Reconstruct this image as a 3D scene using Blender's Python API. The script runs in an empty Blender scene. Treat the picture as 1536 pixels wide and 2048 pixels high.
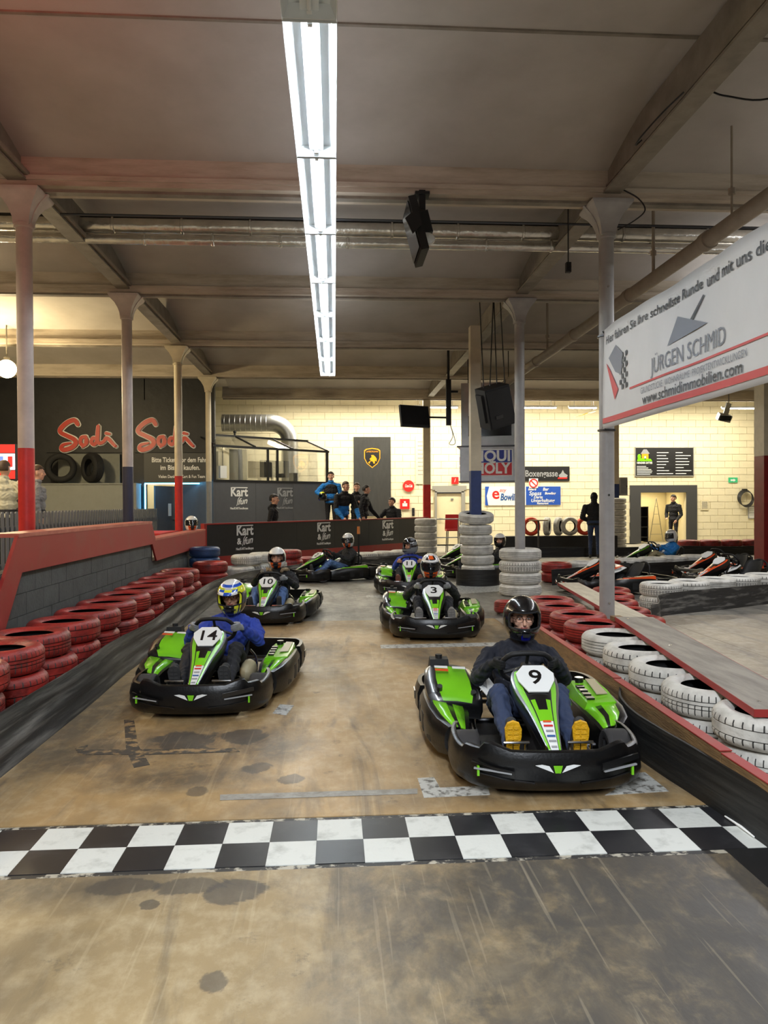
import bpy, math, random
import numpy as np
from mathutils import Vector, Matrix
random.seed(7)
PI = math.pi
SC = bpy.context.scene
COL = SC.collection
R = math.radians

# ------------------------------------------------------------------ camera
F_PX = 1500.0            # focal length in pixels of a 1536 x 2048 frame
CAM = Vector((0.0, 0.0, 1.55))
YAW, PITCH, ROLL = R(3.78), R(0.6), R(0.3)
_f = Vector((math.sin(YAW)*math.cos(PITCH), math.cos(YAW)*math.cos(PITCH), -math.sin(PITCH)))
_r0 = Vector((math.cos(YAW), -math.sin(YAW), 0.0))
_u0 = _r0.cross(_f)
_r = _r0*math.cos(ROLL) - _u0*math.sin(ROLL)
_u = _u0*math.cos(ROLL) + _r0*math.sin(ROLL)
cd = bpy.data.cameras.new('camera')
cd.sensor_fit = 'VERTICAL'; cd.sensor_height = 36.0; cd.lens = F_PX/2048*36.0
cd.clip_start = 0.05; cd.clip_end = 200
cam = bpy.data.objects.new('camera', cd); COL.objects.link(cam)
cam.matrix_world = Matrix(((_r.x, _u.x, -_f.x, CAM.x), (_r.y, _u.y, -_f.y, CAM.y), (_r.z, _u.z, -_f.z, CAM.z), (0, 0, 0, 1)))
SC.camera = cam

# a pixel is only a direction; the distance comes from the plane it lies on
def ray(px, py): return _f + _r*((px-768)/F_PX) - _u*((py-1024)/F_PX)
def G(px, py, z=0.0):
    d = ray(px, py); return CAM + d*((z-CAM.z)/d.z)
def PXp(px, py, X):
    d = ray(px, py); return CAM + d*(X/d.x)
def PYp(px, py, Y):
    d = ray(px, py); return CAM + d*(Y/d.y)

# ------------------------------------------------------------------ world and exposure
w = bpy.data.worlds.new('hall_dark'); SC.world = w; w.use_nodes = True
w.node_tree.nodes['Background'].inputs[0].default_value = (0.62, 0.68, 0.8, 1)
w.node_tree.nodes['Background'].inputs[1].default_value = 0.03
SC.view_settings.view_transform = 'Standard'
SC.view_settings.look = 'None'
SC.view_settings.exposure = 0.27
SC.view_settings.gamma = 1.0
SC.view_settings.use_curve_mapping = False
TUBE_W = 88.0            # emission strength of the track's fluorescent tubes
BACK_W = 46.0            # tubes of the pit hall behind
def area(name, loc, sx, sy, power, col, rot=(0, 0, 0)):
    l = bpy.data.lights.new(name, 'AREA'); l.shape = 'RECTANGLE'; l.size = sx; l.size_y = sy
    l.energy = power; l.color = col
    o = bpy.data.objects.new(name, l); COL.objects.link(o); o.location = loc; o.rotation_euler = rot
    return o
# unseen lamp rows added behind the camera and in the side bays as fill light
COOL = (0.86, 0.92, 1.0); WARM = (1.0, 0.80, 0.52); CREAM = (1.0, 0.93, 0.77)
def batten(name, loc, L_, power, col, along_x=False, up=.20):
    """a bare batten row gives light downwards and, less, up to the ceiling"""
    sx, sy = (L_, .25) if along_x else (.25, L_)
    area(name, loc, sx, sy, power, col)
    area(name+'_up', (loc[0], loc[1], loc[2]+.12), sx, sy, power*up, col, (PI, 0, 0))
batten('fill_row_behind', (-0.12, -2.0, 4.2), 6.0, 640, COOL, up=.12)
batten('lamp_row_left_bay', (-6.6, 8.0, 4.3), 10.0, 330, WARM)
batten('fill_row_right_bay', (6.4, 7.0, 4.5), 11.0, 260, (.95, .96, 1.0))
batten('pit_hall_lamps', (2.5, 26.2, 5.2), 9.0, 500, CREAM, True)
batten('pit_hall_lamps_right', (11.5, 26.0, 5.2), 8.0, 420, CREAM, True)
area('pit_room_lamp', (-1.5, 20.6, 4.6), .3, 3.0, 110, CREAM)
area('ceiling_fill_up', (-.12, 9.8, 4.38), 0.16, 11.3, 22, COOL, (PI, 0, 0))  # upward strip added above the tube row to brighten the ceiling

# ------------------------------------------------------------------ materials
MATS = {}
def mat(name, col, rough=0.5, metal=0.0, var=0.0, vscale=6.0, bump=0.0, bscale=40.0, col2=None, thr=None,
        emit=None, spec=0.5, coat=0.0, stretch=(1, 1, 1), coords='Object', alpha=None, trans=0.0, det=6.0):
    """procedural principled material: base colour, optional second colour mixed by noise, optional bump"""
    if name in MATS: return MATS[name]
    m = bpy.data.materials.new(name); m.use_nodes = True; MATS[name] = m
    nt = m.node_tree; b = nt.nodes['Principled BSDF']; N = nt.nodes.new; L = nt.links.new
    b.inputs['Base Color'].default_value = (*col, 1); b.inputs['Roughness'].default_value = rough
    b.inputs['Metallic'].default_value = metal; b.inputs['Specular IOR Level'].default_value = spec
    b.inputs['Coat Weight'].default_value = coat; b.inputs['Coat Roughness'].default_value = 0.08
    if trans: b.inputs['Transmission Weight'].default_value = trans
    if alpha is not None: b.inputs['Alpha'].default_value = alpha
    if emit:
        b.inputs['Emission Color'].default_value = (*emit[0], 1); b.inputs['Emission Strength'].default_value = emit[1]
    if var or bump or col2:
        if coords == 'World':
            g = N('ShaderNodeNewGeometry'); src = g.outputs['Position']
        else:
            t = N('ShaderNodeTexCoord'); src = t.outputs[coords]
        mp = N('ShaderNodeMapping'); L(src, mp.inputs[0]); mp.inputs['Scale'].default_value = stretch
        if var or col2:
            n = N('ShaderNodeTexNoise'); L(mp.outputs[0], n.inputs['Vector'])
            n.inputs['Scale'].default_value = vscale; n.inputs['Detail'].default_value = det; n.inputs['Roughness'].default_value = 0.62
            rp = N('ShaderNodeMapRange'); L(n.outputs['Fac'], rp.inputs[0])
            lo, hi = thr if thr else (0.3, 0.7)
            rp.inputs[1].default_value = lo; rp.inputs[2].default_value = hi
            mx = N('ShaderNodeMix'); mx.data_type = 'RGBA'; L(rp.outputs[0], mx.inputs[0])
            c2 = col2 if col2 else tuple(min(1, c*(1+var)) for c in col)
            c1 = col if col2 else tuple(c*(1-var) for c in col)
            mx.inputs[6].default_value = (*c1, 1); mx.inputs[7].default_value = (*c2, 1)
            L(mx.outputs[2], b.inputs['Base Color'])
        if bump:
            n2 = N('ShaderNodeTexNoise'); L(mp.outputs[0], n2.inputs['Vector'])
            n2.inputs['Scale'].default_value = bscale; n2.inputs['Detail'].default_value = 5
            bp = N('ShaderNodeBump'); bp.inputs['Strength'].default_value = bump; bp.inputs['Distance'].default_value = 0.02
            L(n2.outputs['Fac'], bp.inputs['Height']); L(bp.outputs[0], b.inputs['Normal'])
    return m

def floor_mat(name, base, dark, light, dark_thr, seed, rough=0.42, dark_patches=()):
    """plywood track: tan boards, drawn-out rubber marks along the driving direction, fine pale scratches"""
    m = bpy.data.materials.new(name); m.use_nodes = True; MATS[name] = m
    nt = m.node_tree; b = nt.nodes['Principled BSDF']; N = nt.nodes.new; L = nt.links.new
    g = N('ShaderNodeNewGeometry')
    def noise(scale, stretch, det=6, rgh=0.6, off=0.0, dist=0.0):
        mp = N('ShaderNodeMapping'); L(g.outputs['Position'], mp.inputs[0]); mp.inputs['Scale'].default_value = stretch
        mp.inputs['Location'].default_value = (seed+off, seed*2+off, 0)
        n = N('ShaderNodeTexNoise'); L(mp.outputs[0], n.inputs['Vector']); n.inputs['Scale'].default_value = scale
        n.inputs['Detail'].default_value = det; n.inputs['Roughness'].default_value = rgh; n.inputs['Distortion'].default_value = dist
        return n.outputs['Fac']
    def rng(f, a, c, o0=0.0, o1=1.0):
        r = N('ShaderNodeMapRange'); L(f, r.inputs[0]); r.inputs[1].default_value = a; r.inputs[2].default_value = c
        r.inputs[3].default_value = o0; r.inputs[4].default_value = o1; return r.outputs[0]
    def mix(f, a, c, mode='MIX'):
        x = N('ShaderNodeMix'); x.data_type = 'RGBA'; x.blend_type = mode
        if isinstance(f, float): x.inputs[0].default_value = f
        else: L(f, x.inputs[0])
        for s, v in ((6, a), (7, c)):
            if isinstance(v, tuple): x.inputs[s].default_value = (*v, 1)
            else: L(v, x.inputs[s])
        return x.outputs[2]
    def mul(a, c):
        x = N('ShaderNodeMath'); x.operation = 'MULTIPLY'
        for s, v in ((0, a), (1, c)):
            if isinstance(v, float): x.inputs[s].default_value = v
            else: L(v, x.inputs[s])
        return x.outputs[0]
    c = mix(rng(noise(1.3, (1, .55, 1)), .32, .68), base, tuple(v*.72 for v in base))
    c = mix(mul(rng(noise(9, (1, .8, 1), 8, .7, 3), .45, .8), .5), c, light)
    big = rng(noise(.55, (1, .5, 1), 5, .65, 11, .6), dark_thr, dark_thr+.16)
    streak = rng(noise(2.4, (1.6, .28, 1), 6, .62, 17, .8), .54, .70)
    spots = rng(noise(3.1, (1, 1, 1), 8, .75, 23), .60, .68)
    c = mix(mul(big, .75), c, dark)
    c = mix(mul(streak, .62), c, dark)
    c = mix(mul(spots, .6), c, tuple(v*.8 for v in dark))
    # rubber marks, and ragged darker zones at the front right and along the barriers (x, y, half width, half length, strength)
    if dark_patches:
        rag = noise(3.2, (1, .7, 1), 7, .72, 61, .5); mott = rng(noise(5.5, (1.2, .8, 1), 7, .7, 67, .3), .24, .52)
    for (x, y, rx, ry, st_) in dark_patches:
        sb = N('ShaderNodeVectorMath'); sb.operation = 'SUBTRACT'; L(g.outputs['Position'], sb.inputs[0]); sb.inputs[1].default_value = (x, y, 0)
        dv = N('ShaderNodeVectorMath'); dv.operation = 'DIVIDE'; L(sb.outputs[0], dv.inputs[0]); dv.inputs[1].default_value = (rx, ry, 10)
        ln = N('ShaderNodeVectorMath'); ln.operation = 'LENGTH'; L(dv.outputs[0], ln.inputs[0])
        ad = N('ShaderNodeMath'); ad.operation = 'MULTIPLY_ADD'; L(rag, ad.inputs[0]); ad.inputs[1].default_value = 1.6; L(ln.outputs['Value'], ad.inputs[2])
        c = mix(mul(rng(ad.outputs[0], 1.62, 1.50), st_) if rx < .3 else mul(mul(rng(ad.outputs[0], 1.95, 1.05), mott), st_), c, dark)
    def scratch(rot, off, w_, thr):
        mp = N('ShaderNodeMapping'); L(g.outputs['Position'], mp.inputs[0]); mp.inputs['Scale'].default_value = (17, .42, 1); mp.inputs['Rotation'].default_value = (0, 0, rot); mp.inputs['Location'].default_value = (off, off, 0)
        n = N('ShaderNodeTexNoise'); L(mp.outputs[0], n.inputs['Vector']); n.inputs['Scale'].default_value = 2.2; n.inputs['Detail'].default_value = 1.5; n.inputs['Distortion'].default_value = .2
        return mul(rng(n.outputs['Fac'], thr, thr+.02), w_)
    for rot, off, thr in ((.04, 1.7, .66), (-.10, 5.1, .68), (.16, 9.2, .68), (-.55, 3.3, .71)): c = mix(scratch(rot, off+seed, .11, thr+.015), c, light)
    L(c, b.inputs['Base Color'])
    L(rng(noise(2.2, (1, .6, 1), 5, .6, 41), .3, .7, rough-.1, rough+.18), b.inputs['Roughness'])
    bp = N('ShaderNodeBump'); bp.inputs['Strength'].default_value = .12; bp.inputs['Distance'].default_value = .01
    L(noise(30, (1, .4, 1), 5, .6, 51), bp.inputs['Height']); L(bp.outputs[0], b.inputs['Normal'])
    return m

def scuff_mat(name, base, pale, axis_stretch, rough=0.55):
    return mat(name, base, rough, col2=pale, thr=(.5, .78), vscale=3.0, stretch=axis_stretch, bump=.35, bscale=5, coords='World')

def s2l(*c):
    return tuple(((v/255+.055)/1.055)**2.4 if v/255 > .04045 else v/255/12.92 for v in c)

M_floor = floor_mat('track_plywood', s2l(172, 142, 96), s2l(60, 57, 54), s2l(208, 190, 156), .53, 1.3, dark_patches=[(-1.0, 5.0, .29, .25, .8), (-.62, 5.05, .2, .2, .75), (-.45, 4.45, .12, .12, .7), (-.25, 4.25, .1, .12, .7), (-.75, 4.1, .08, .1, .6), (-1.0, 5.0, .55, .5, .7), (-1.5, 4.7, .35, .3, .7), (-.4, 4.8, .3, .4, .7), (-1.8, 5.6, .35, 1.8, .7), (1.85, 6.5, .4, 3.2, .8), (.9, 3.95, .9, .22, .5), (-.9, 4.3, .6, .25, .75), (1.0, 4.6, .7, .7, .5), (-1.0, 7.4, .6, .9, .5), (.3, 9.6, 1.2, .6, .4)])
M_front = floor_mat('track_plywood_worn', s2l(154, 134, 98), s2l(66, 63, 59), s2l(206, 192, 160), .50, 7.9, dark_patches=[(1.7, 2.5, 1.5, 2.0, .95), (1.5, 2.2, 1.0, 1.2, .8), (1.9, 1.5, 1.6, 1.2, .9), (.9, 3.05, 1.0, .5, .8), (.5, 2.4, .8, .9, .55), (-.42, 3.02, .16, .13, .75), (-.60, 3.08, .2, .1, .7), (-.86, 3.1, .2, .08, .7), (-.72, 2.95, .05, .05, .7), (-.40, 2.45, .07, .09, .65), (1.0, 2.75, .29, .12, .6), (-1.1, 3.1, .7, .18, .6)])
M_grey = floor_mat('track_grey', s2l(128, 124, 114), s2l(70, 69, 66), s2l(196, 190, 176), .50, 4.1)
M_pale = floor_mat('track_pale', s2l(158, 146, 126), s2l(104, 101, 98), s2l(210, 204, 192), .50, 9.4)
M_concrete = mat('concrete', s2l(150, 145, 132), .6, var=.25, vscale=2, bump=.1, coords='World')
M_ceil = mat('ceiling_plaster', s2l(184, 177, 168), .85, col2=s2l(164, 156, 146), vscale=.9, thr=(.35, .75), coords='World', bump=.15, bscale=3)
M_beam = mat('painted_concrete_beam', s2l(196, 184, 166), .8, col2=s2l(156, 142, 122), thr=(.42, .75), vscale=2.5, stretch=(.5, 2, 3), bump=.3, bscale=14, coords='World')
M_steel = mat('painted_steel_beam', s2l(132, 124, 112), .6, var=.25, vscale=4, bump=.1, coords='World')
M_colwhite = mat('column_white', s2l(196, 188, 176), .45, var=.1, vscale=5)
M_colred = mat('column_red', s2l(190, 40, 34), .45, var=.2, vscale=6)
M_colblue = mat('column_blue', s2l(42, 58, 104), .45, var=.2, vscale=6)
M_colgrey = mat('column_grey', s2l(158, 156, 154), .42, var=.12, vscale=5)
M_colnavy = mat('column_dark_blue', s2l(46, 46, 66), .5, var=.15)
M_colpit = mat('column_pit_grey', s2l(128, 130, 132), .5, var=.1)
M_redpaint = mat('red_wood_paint', s2l(152, 44, 40), .5, col2=s2l(140, 72, 62), thr=(.5, .85), vscale=3, coords='World')
M_redtop = mat('red_rail_worn', s2l(190, 110, 92), .5, col2=s2l(160, 66, 52), thr=(.4, .8), vscale=5, coords='World')
M_darkred = mat('dark_red_paint', s2l(122, 14, 16), .5, var=.15)
M_block = mat('grey_block', s2l(76, 77, 75), .8, var=.22, vscale=5, bump=.3, bscale=30, coords='World')
M_mortar = mat('grey_mortar', s2l(64, 64, 62), .9, var=.2)
M_wblock = mat('cream_block', s2l(232, 222, 188), .75, var=.05, vscale=2, bump=.2, bscale=18, coords='World')
M_wmortar = mat('cream_mortar', s2l(206, 194, 158), .85, var=.06, coords='World')
M_belt = scuff_mat('conveyor_belt_rubber', s2l(46, 45, 44), s2l(136, 133, 127), (.8, .25, 5))
M_belt2 = scuff_mat('conveyor_belt_dark', s2l(16, 16, 16), s2l(56, 55, 52), (.6, .25, 6))
M_wood = mat('bare_wood_edge', s2l(142, 112, 72), .7, col2=s2l(92, 70, 44), vscale=9, stretch=(3, .4, 3), coords='World', bump=.3)
M_plank = mat('worn_grey_plank', s2l(150, 143, 132), .6, col2=s2l(104, 98, 90), thr=(.4, .7), vscale=3, stretch=(3, .5, 1), coords='World', bump=.15)
M_plank2 = mat('pale_plank', s2l(196, 188, 168), .6, col2=s2l(160, 150, 130), thr=(.4, .75), vscale=4, stretch=(3, .5, 1), coords='World')
M_rubber = mat('black_rubber', s2l(26, 26, 26), .8, var=.3, bump=.2)
M_groove = mat('tyre_groove', s2l(52, 51, 49), .8, var=.3)
M_tred = mat('tyre_red_paint', s2l(162, 46, 38), .45, col2=s2l(92, 32, 29), thr=(.40, .72), vscale=7, bump=.25, bscale=45)
M_twhite = mat('tyre_white_paint', s2l(212, 210, 202), .55, col2=s2l(160, 157, 150), thr=(.45, .78), vscale=7, bump=.25, bscale=45)
M_tblue = mat('tyre_blue_paint', s2l(38, 64, 104), .4, var=.25, bump=.25, bscale=45)
M_torange = mat('tyre_orange_paint', s2l(214, 70, 36), .5, var=.15, bump=.2)
M_plast = mat('black_plastic', s2l(11, 11, 12), .30, var=.3, vscale=9, bump=.06, bscale=60)
M_plast2 = mat('matt_black_plastic', s2l(17, 17, 18), .6, var=.2)
M_green = mat('green_decal', s2l(120, 200, 30), .25, coat=.6)
M_wdec = mat('white_decal', s2l(232, 234, 232), .3, coat=.4)
M_orange = mat('orange_decal', s2l(226, 84, 34), .3, coat=.5)
M_bdec = mat('black_decal', s2l(16, 16, 17), .28, coat=.6)
M_gdec = mat('grey_print', s2l(150, 152, 154), .4)
M_rdec = mat('red_print', s2l(204, 44, 40), .4)
M_bludec = mat('blue_print', s2l(50, 90, 150), .4)
M_chrome = mat('chrome', s2l(200, 200, 200), .18, 1.0)
M_dsteel = mat('dark_steel', s2l(84, 84, 86), .35, .9)
M_alu = mat('aluminium', s2l(176, 178, 178), .38, .85, var=.1)
M_engine = mat('engine_dark', s2l(42, 42, 44), .5, .4, var=.3)
M_tank = mat('beige_tank', s2l(176, 164, 132), .4)
M_slick = mat('slick_tyre', s2l(44, 42, 42), .75, var=.2)
M_black = mat('black_paint', s2l(22, 22, 23), .5, var=.2)
M_kfwall = mat('black_banner_wall', s2l(36, 37, 38), .5, var=.12)
M_booth = mat('booth_grey', s2l(86, 88, 92), .5, var=.06)
M_whiteprint = mat('white_print', s2l(236, 236, 232), .5)
M_foil = mat('pipe_foil', s2l(214, 210, 200), .24, .8, var=.2, vscale=4, bump=.8, bscale=7, coords='World')
M_pipe = mat('pipe_painted', s2l(150, 138, 122), .55, var=.12, coords='World')
M_tube = mat('lit_tube', (1, 1, 1), .4, emit=((.84, .93, 1.0), TUBE_W))
M_backtube = mat('lit_tube_warm', (1, 1, 1), .4, emit=((1, .96, .84), BACK_W))
M_lampmetal = mat('white_lamp_sheet', s2l(226, 230, 232), .35, .1)
M_glass = mat('window_glass', (.9, .95, .95), .03, trans=1.0, spec=.5, alpha=.35)
M_screen = mat('dark_screen', s2l(18, 20, 24), .15)
M_banner = mat('white_banner', s2l(222, 224, 226), .5, var=.05, vscale=1.5, bump=.35, bscale=2.2, stretch=(1, 1, .6), coords='World')
M_skin = mat('skin', s2l(214, 164, 138), .5, var=.06, vscale=20)
M_hairb = mat('hair_brown', s2l(74, 56, 40), .6, var=.3, vscale=60)
M_hairk = mat('hair_dark', s2l(34, 28, 24), .6, var=.3, vscale=60)
M_lips = mat('lips', s2l(168, 96, 84), .45)
M_eye = mat('eye_dark', s2l(44, 34, 30), .2)
M_eyew = mat('eye_white', s2l(224, 218, 212), .3)
def cloth(name, c, var=.18, rough=.85): return mat(name, c, rough, var=var, vscale=9, bump=.4, bscale=16)
M_navy = cloth('navy_sweatshirt', s2l(26, 29, 40))
M_blkcl = cloth('black_jacket', s2l(28, 28, 31))
M_royal = cloth('royal_blue_jacket', s2l(44, 66, 160))
M_sky = cloth('bright_blue_jacket', s2l(36, 122, 200))
M_jean = cloth('blue_jeans', s2l(78, 104, 150))
M_djean = cloth('dark_jeans', s2l(48, 60, 88))
M_dtrou = cloth('dark_trousers', s2l(34, 34, 38))
M_ktrou = cloth('khaki_trousers', s2l(160, 148, 118))
M_glove = cloth('grey_gloves', s2l(150, 152, 156))
M_bglove = cloth('black_gloves', s2l(30, 30, 32))
M_palecoat = cloth('pale_padded_coat', s2l(196, 194, 172))
M_greycoat = cloth('grey_padded_coat', s2l(142, 142, 142))
M_shoe = cloth('dark_shoes', s2l(50, 50, 50))
M_gshoe = cloth('grey_shoes', s2l(128, 126, 122))
M_bshoe = cloth('brown_shoes', s2l(120, 74, 58))
M_ysole = mat('yellow_sole', s2l(222, 168, 20), .55, var=.12, vscale=20, bump=.4, bscale=70)
M_fur = cloth('fur_trim', s2l(150, 132, 104), .35)

# ------------------------------------------------------------------ mesh builder
ORD = ['first', 'second', 'third', 'fourth', 'fifth', 'sixth', 'seventh', 'eighth', 'ninth', 'tenth', 'eleventh', 'twelfth', 'thirteenth', 'fourteenth', 'fifteenth', 'sixteenth']
LEV = {1: ['only'], 2: ['lower', 'upper'], 3: ['bottom', 'middle', 'top'], 4: ['bottom', 'second-lowest', 'second-highest', 'top'], 6: ['bottom', 'second', 'third', 'fourth', 'fifth', 'top'], 7: ['bottom', 'second', 'third', 'fourth', 'fifth', 'sixth', 'tilted top'], 9: ['bottom', 'second', 'third', 'fourth', 'fifth', 'sixth', 'seventh', 'eighth', 'top']}
class MB:
    def __init__(s): s.v = []; s.f = []; s.m = []
    def add(s, vs, fs, mi=0):
        o = len(s.v); s.v += [tuple(p) for p in vs]; s.f += [tuple(i+o for i in f) for f in fs]
        s.m += (mi if isinstance(mi, list) else [mi]*len(fs)); return s
    def box(s, c, d, rot=None, mi=0, taper=1.0):
        x, y, z = (k/2 for k in d); vs = []
        for sz in (-1, 1):
            t = taper if sz > 0 else 1.0
            for sx, sy in ((-1, -1), (1, -1), (1, 1), (-1, 1)): vs.append(Vector((sx*x*t, sy*y*t, sz*z)))
        if rot is not None: vs = [rot @ p for p in vs]
        c = Vector(c)
        return s.add([p+c for p in vs], [(3, 2, 1, 0), (4, 5, 6, 7), (0, 1, 5, 4), (1, 2, 6, 5), (2, 3, 7, 6), (3, 0, 4, 7)], mi)
    def cyl(s, a, b, r0, r1=None, n=16, mi=0, cap=True):
        a = Vector(a); b = Vector(b); r1 = r0 if r1 is None else r1
        d = (b-a).normalized(); u = d.orthogonal().normalized(); w_ = d.cross(u); vs = []
        for c, r in ((a, r0), (b, r1)):
            for i in range(n):
                t = 2*PI*i/n; vs.append(c+(u*math.cos(t)+w_*math.sin(t))*r)
        fs = [(i, (i+1) % n, n+(i+1) % n, n+i) for i in range(n)]
        if cap: fs += [tuple(range(n-1, -1, -1)), tuple(range(n, 2*n))]
        return s.add(vs, fs, mi)
    def tube(s, pts, r, n=8, closed=False, mi=0, cap=True):
        pts = [Vector(p) for p in pts]; m = len(pts); vs = []; prev = None
        for i, p in enumerate(pts):
            a = pts[i-1] if (i > 0 or closed) else p; b = pts[(i+1) % m] if (i < m-1 or closed) else p
            d = (b-a).normalized()
            if prev is None: u = d.orthogonal().normalized()
            else:
                u = prev - d*prev.dot(d)
                u = u.normalized() if u.length > 1e-6 else d.orthogonal().normalized()
            prev = u; w_ = d.cross(u); rr = r[i] if isinstance(r, (list, tuple)) else r
            for k in range(n):
                t = 2*PI*k/n; vs.append(p+(u*math.cos(t)+w_*math.sin(t))*rr)
        fs = []
        for i in range(m if closed else m-1):
            j = (i+1) % m
            for k in range(n):
                k2 = (k+1) % n; fs.append((i*n+k, i*n+k2, j*n+k2, j*n+k))
        if cap and not closed: fs += [tuple(range(n-1, -1, -1)), tuple((m-1)*n+k for k in range(n))]
        return s.add(vs, fs, mi)
    def lathe(s, prof, n=32, closed=False, mi=0, rf=None, M=None, mfun=None, angs=None, mfun2=None):
        """profile of (r, z), turned about z; rf(i, k, r) may change the radius"""
        m = len(prof); vs = []; n = len(angs) if angs else n
        for k in range(n):
            t = angs[k] if angs else 2*PI*k/n
            for i, (r, z) in enumerate(prof):
                rr = rf(i, k, r) if rf else r
                p = Vector((rr*math.cos(t), rr*math.sin(t), z)); vs.append(M @ p if M else p)
        fs = []; ms = []
        for k in range(n):
            k2 = (k+1) % n
            for i in range(m if closed else m-1):
                j = (i+1) % m; fs.append((k*m+i, k2*m+i, k2*m+j, k*m+j)); ms.append(mfun2(i, k) if mfun2 else mfun(i) if mfun else mi)
        return s.add(vs, fs, ms)
    def loft(s, rings, closed=True, cap=True, mi=0, mfun=None):
        n = len(rings[0]); vs = [p for r in rings for p in r]; fs = []; ms = []
        for i in range(len(rings)-1):
            for k in range(n if closed else n-1):
                k2 = (k+1) % n; fs.append((i*n+k, i*n+k2, (i+1)*n+k2, (i+1)*n+k)); ms.append(mfun(i, k) if mfun else mi)
        if cap and closed:
            fs += [tuple(range(n-1, -1, -1)), tuple((len(rings)-1)*n+k for k in range(n))]; ms += [mfun(0, 0) if mfun else mi]*2
        return s.add(vs, fs, ms)
    def prism(s, poly, h, M=None, mi=0):
        """2-d outline in the xy plane, thickness h along z"""
        n = len(poly); vs = [Vector((x, y, 0)) for x, y in poly] + [Vector((x, y, h)) for x, y in poly]
        if M is not None: vs = [M @ p for p in vs]
        return s.add(vs, [tuple(range(n-1, -1, -1)), tuple(range(n, 2*n))] + [(i, (i+1) % n, n+(i+1) % n, n+i) for i in range(n)], mi)
    def ell(s, c, rad, rot=None, n=12, m=8, mi=0):
        c = Vector(c); vs = []
        for i in range(1, m):
            ph = PI*i/m
            for k in range(n):
                t = 2*PI*k/n
                p = Vector((rad[0]*math.sin(ph)*math.cos(t), rad[1]*math.sin(ph)*math.sin(t), rad[2]*math.cos(ph)))
                vs.append(c+(rot @ p if rot is not None else p))
        top = Vector((0, 0, rad[2])); bot = -top
        if rot is not None: top = rot @ top; bot = rot @ bot
        vs += [c+top, c+bot]; T = (m-1)*n; fs = []
        for i in range(m-2):
            for k in range(n):
                k2 = (k+1) % n; fs.append((i*n+k, (i+1)*n+k, (i+1)*n+k2, i*n+k2))
        for k in range(n):
            k2 = (k+1) % n; fs.append((T, k, k2)); fs.append((T+1, (m-2)*n+k2, (m-2)*n+k))
        return s.add(vs, fs, mi)
    def mesh(s, name, mats, smooth=None):
        me = bpy.data.meshes.new(name); me.from_pydata(s.v, [], s.f)
        for m in (mats if isinstance(mats, (list, tuple)) else [mats]): me.materials.append(m)
        if any(s.m): me.polygons.foreach_set('material_index', s.m)
        if smooth is not None:
            me.polygons.foreach_set('use_smooth', [True]*len(me.polygons)); me.update()
            me.set_sharp_from_angle(angle=R(smooth))
        me.update(); return me
    def build(s, name, mats, parent=None, smooth=None, loc=None, M=None):
        return link(name, s.mesh(name, mats, smooth), parent, loc, M)

def link(name, me, parent=None, loc=None, M=None):
    o = bpy.data.objects.new(name, me); COL.objects.link(o)
    if parent: o.parent = parent
    if M is not None: o.matrix_local = M
    if loc is not None: o.location = loc
    return o
def tag(o, label, cat, group=None, kind=None):
    if label: o['label'] = label
    if cat: o['category'] = cat
    if group: o['group'] = group
    if kind: o['kind'] = kind
    return o
def empty(name, loc=(0, 0, 0), rz=0.0, label=None, cat=None, group=None):
    o = bpy.data.objects.new(name, None); COL.objects.link(o); o.location = loc; o.rotation_euler.z = rz
    o.empty_display_size = .1
    return tag(o, label, cat, group)
def struct(o): o['kind'] = 'structure'; return o
def children(o): return [c for c in COL.objects if c.parent == o]
def copy_tree(o, parent=None):
    c = o.copy(); COL.objects.link(c); c.parent = parent
    for ch in children(o): copy_tree(ch, c)
    return c
def frame(o, x, up):
    """matrix with local x along x, local y along up, local z out of the face"""
    x = Vector(x).normalized(); up = Vector(up); z = x.cross(up).normalized(); y = z.cross(x)
    return Matrix(((x.x, y.x, z.x, o[0]), (x.y, y.y, z.y, o[1]), (x.z, y.z, z.z, o[2]), (0, 0, 0, 1)))
_TXT = {}
def text_mesh(s, size=1.0, bold=0.0, shear=0.0, ext=.002, sx=1.0, align='CENTER', res=3):
    key = (s, size, bold, shear, ext, sx, align)
    if key in _TXT: return _TXT[key]
    c = bpy.data.curves.new('t', 'FONT'); c.body = s; c.size = size; c.offset = bold; c.shear = shear
    c.extrude = ext; c.align_x = align; c.align_y = 'CENTER'; c.resolution_u = res
    o = bpy.data.objects.new('t', c); COL.objects.link(o)
    dg = bpy.context.evaluated_depsgraph_get()
    me = bpy.data.meshes.new_from_object(o.evaluated_get(dg)); me.name = 'lettering'
    bpy.data.objects.remove(o); bpy.data.curves.remove(c)
    if sx != 1.0: me.transform(Matrix.Diagonal((sx, 1, 1, 1)))
    me.materials.clear(); _TXT[key] = me; return me
def text_width(me): return max(v.co.x for v in me.vertices)-min(v.co.x for v in me.vertices)
def put_text(s, M, m, parent, size, name='lettering', width=None, **k):
    me = text_mesh(s, size, **k)
    if width:
        f = width/max(1e-6, text_width(me)); me = text_mesh(s, size, **{**k, 'sx': f*k.get('sx', 1.0)})
    if len(me.materials) and me.materials[0] != m: me = me.copy(); me.materials.clear()
    if not len(me.materials): me.materials.append(m)
    return link(name, me, parent, M=M)
def catmull(pts, n=8, closed=False):
    P = [Vector(p) for p in pts]; m = len(P); out = []
    for i in range(m if closed else m-1):
        g = (lambda j: P[j % m]) if closed else (lambda j: P[max(0, min(m-1, j))])
        a, b, c, d = g(i-1), g(i), g(i+1), g(i+2)
        for k in range(n):
            t = k/n; out.append(.5*((2*b)+(c-a)*t+(2*a-5*b+4*c-d)*t*t+(3*b-a-3*c+d)*t**3))
    if not closed: out.append(P[-1])
    return out
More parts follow.
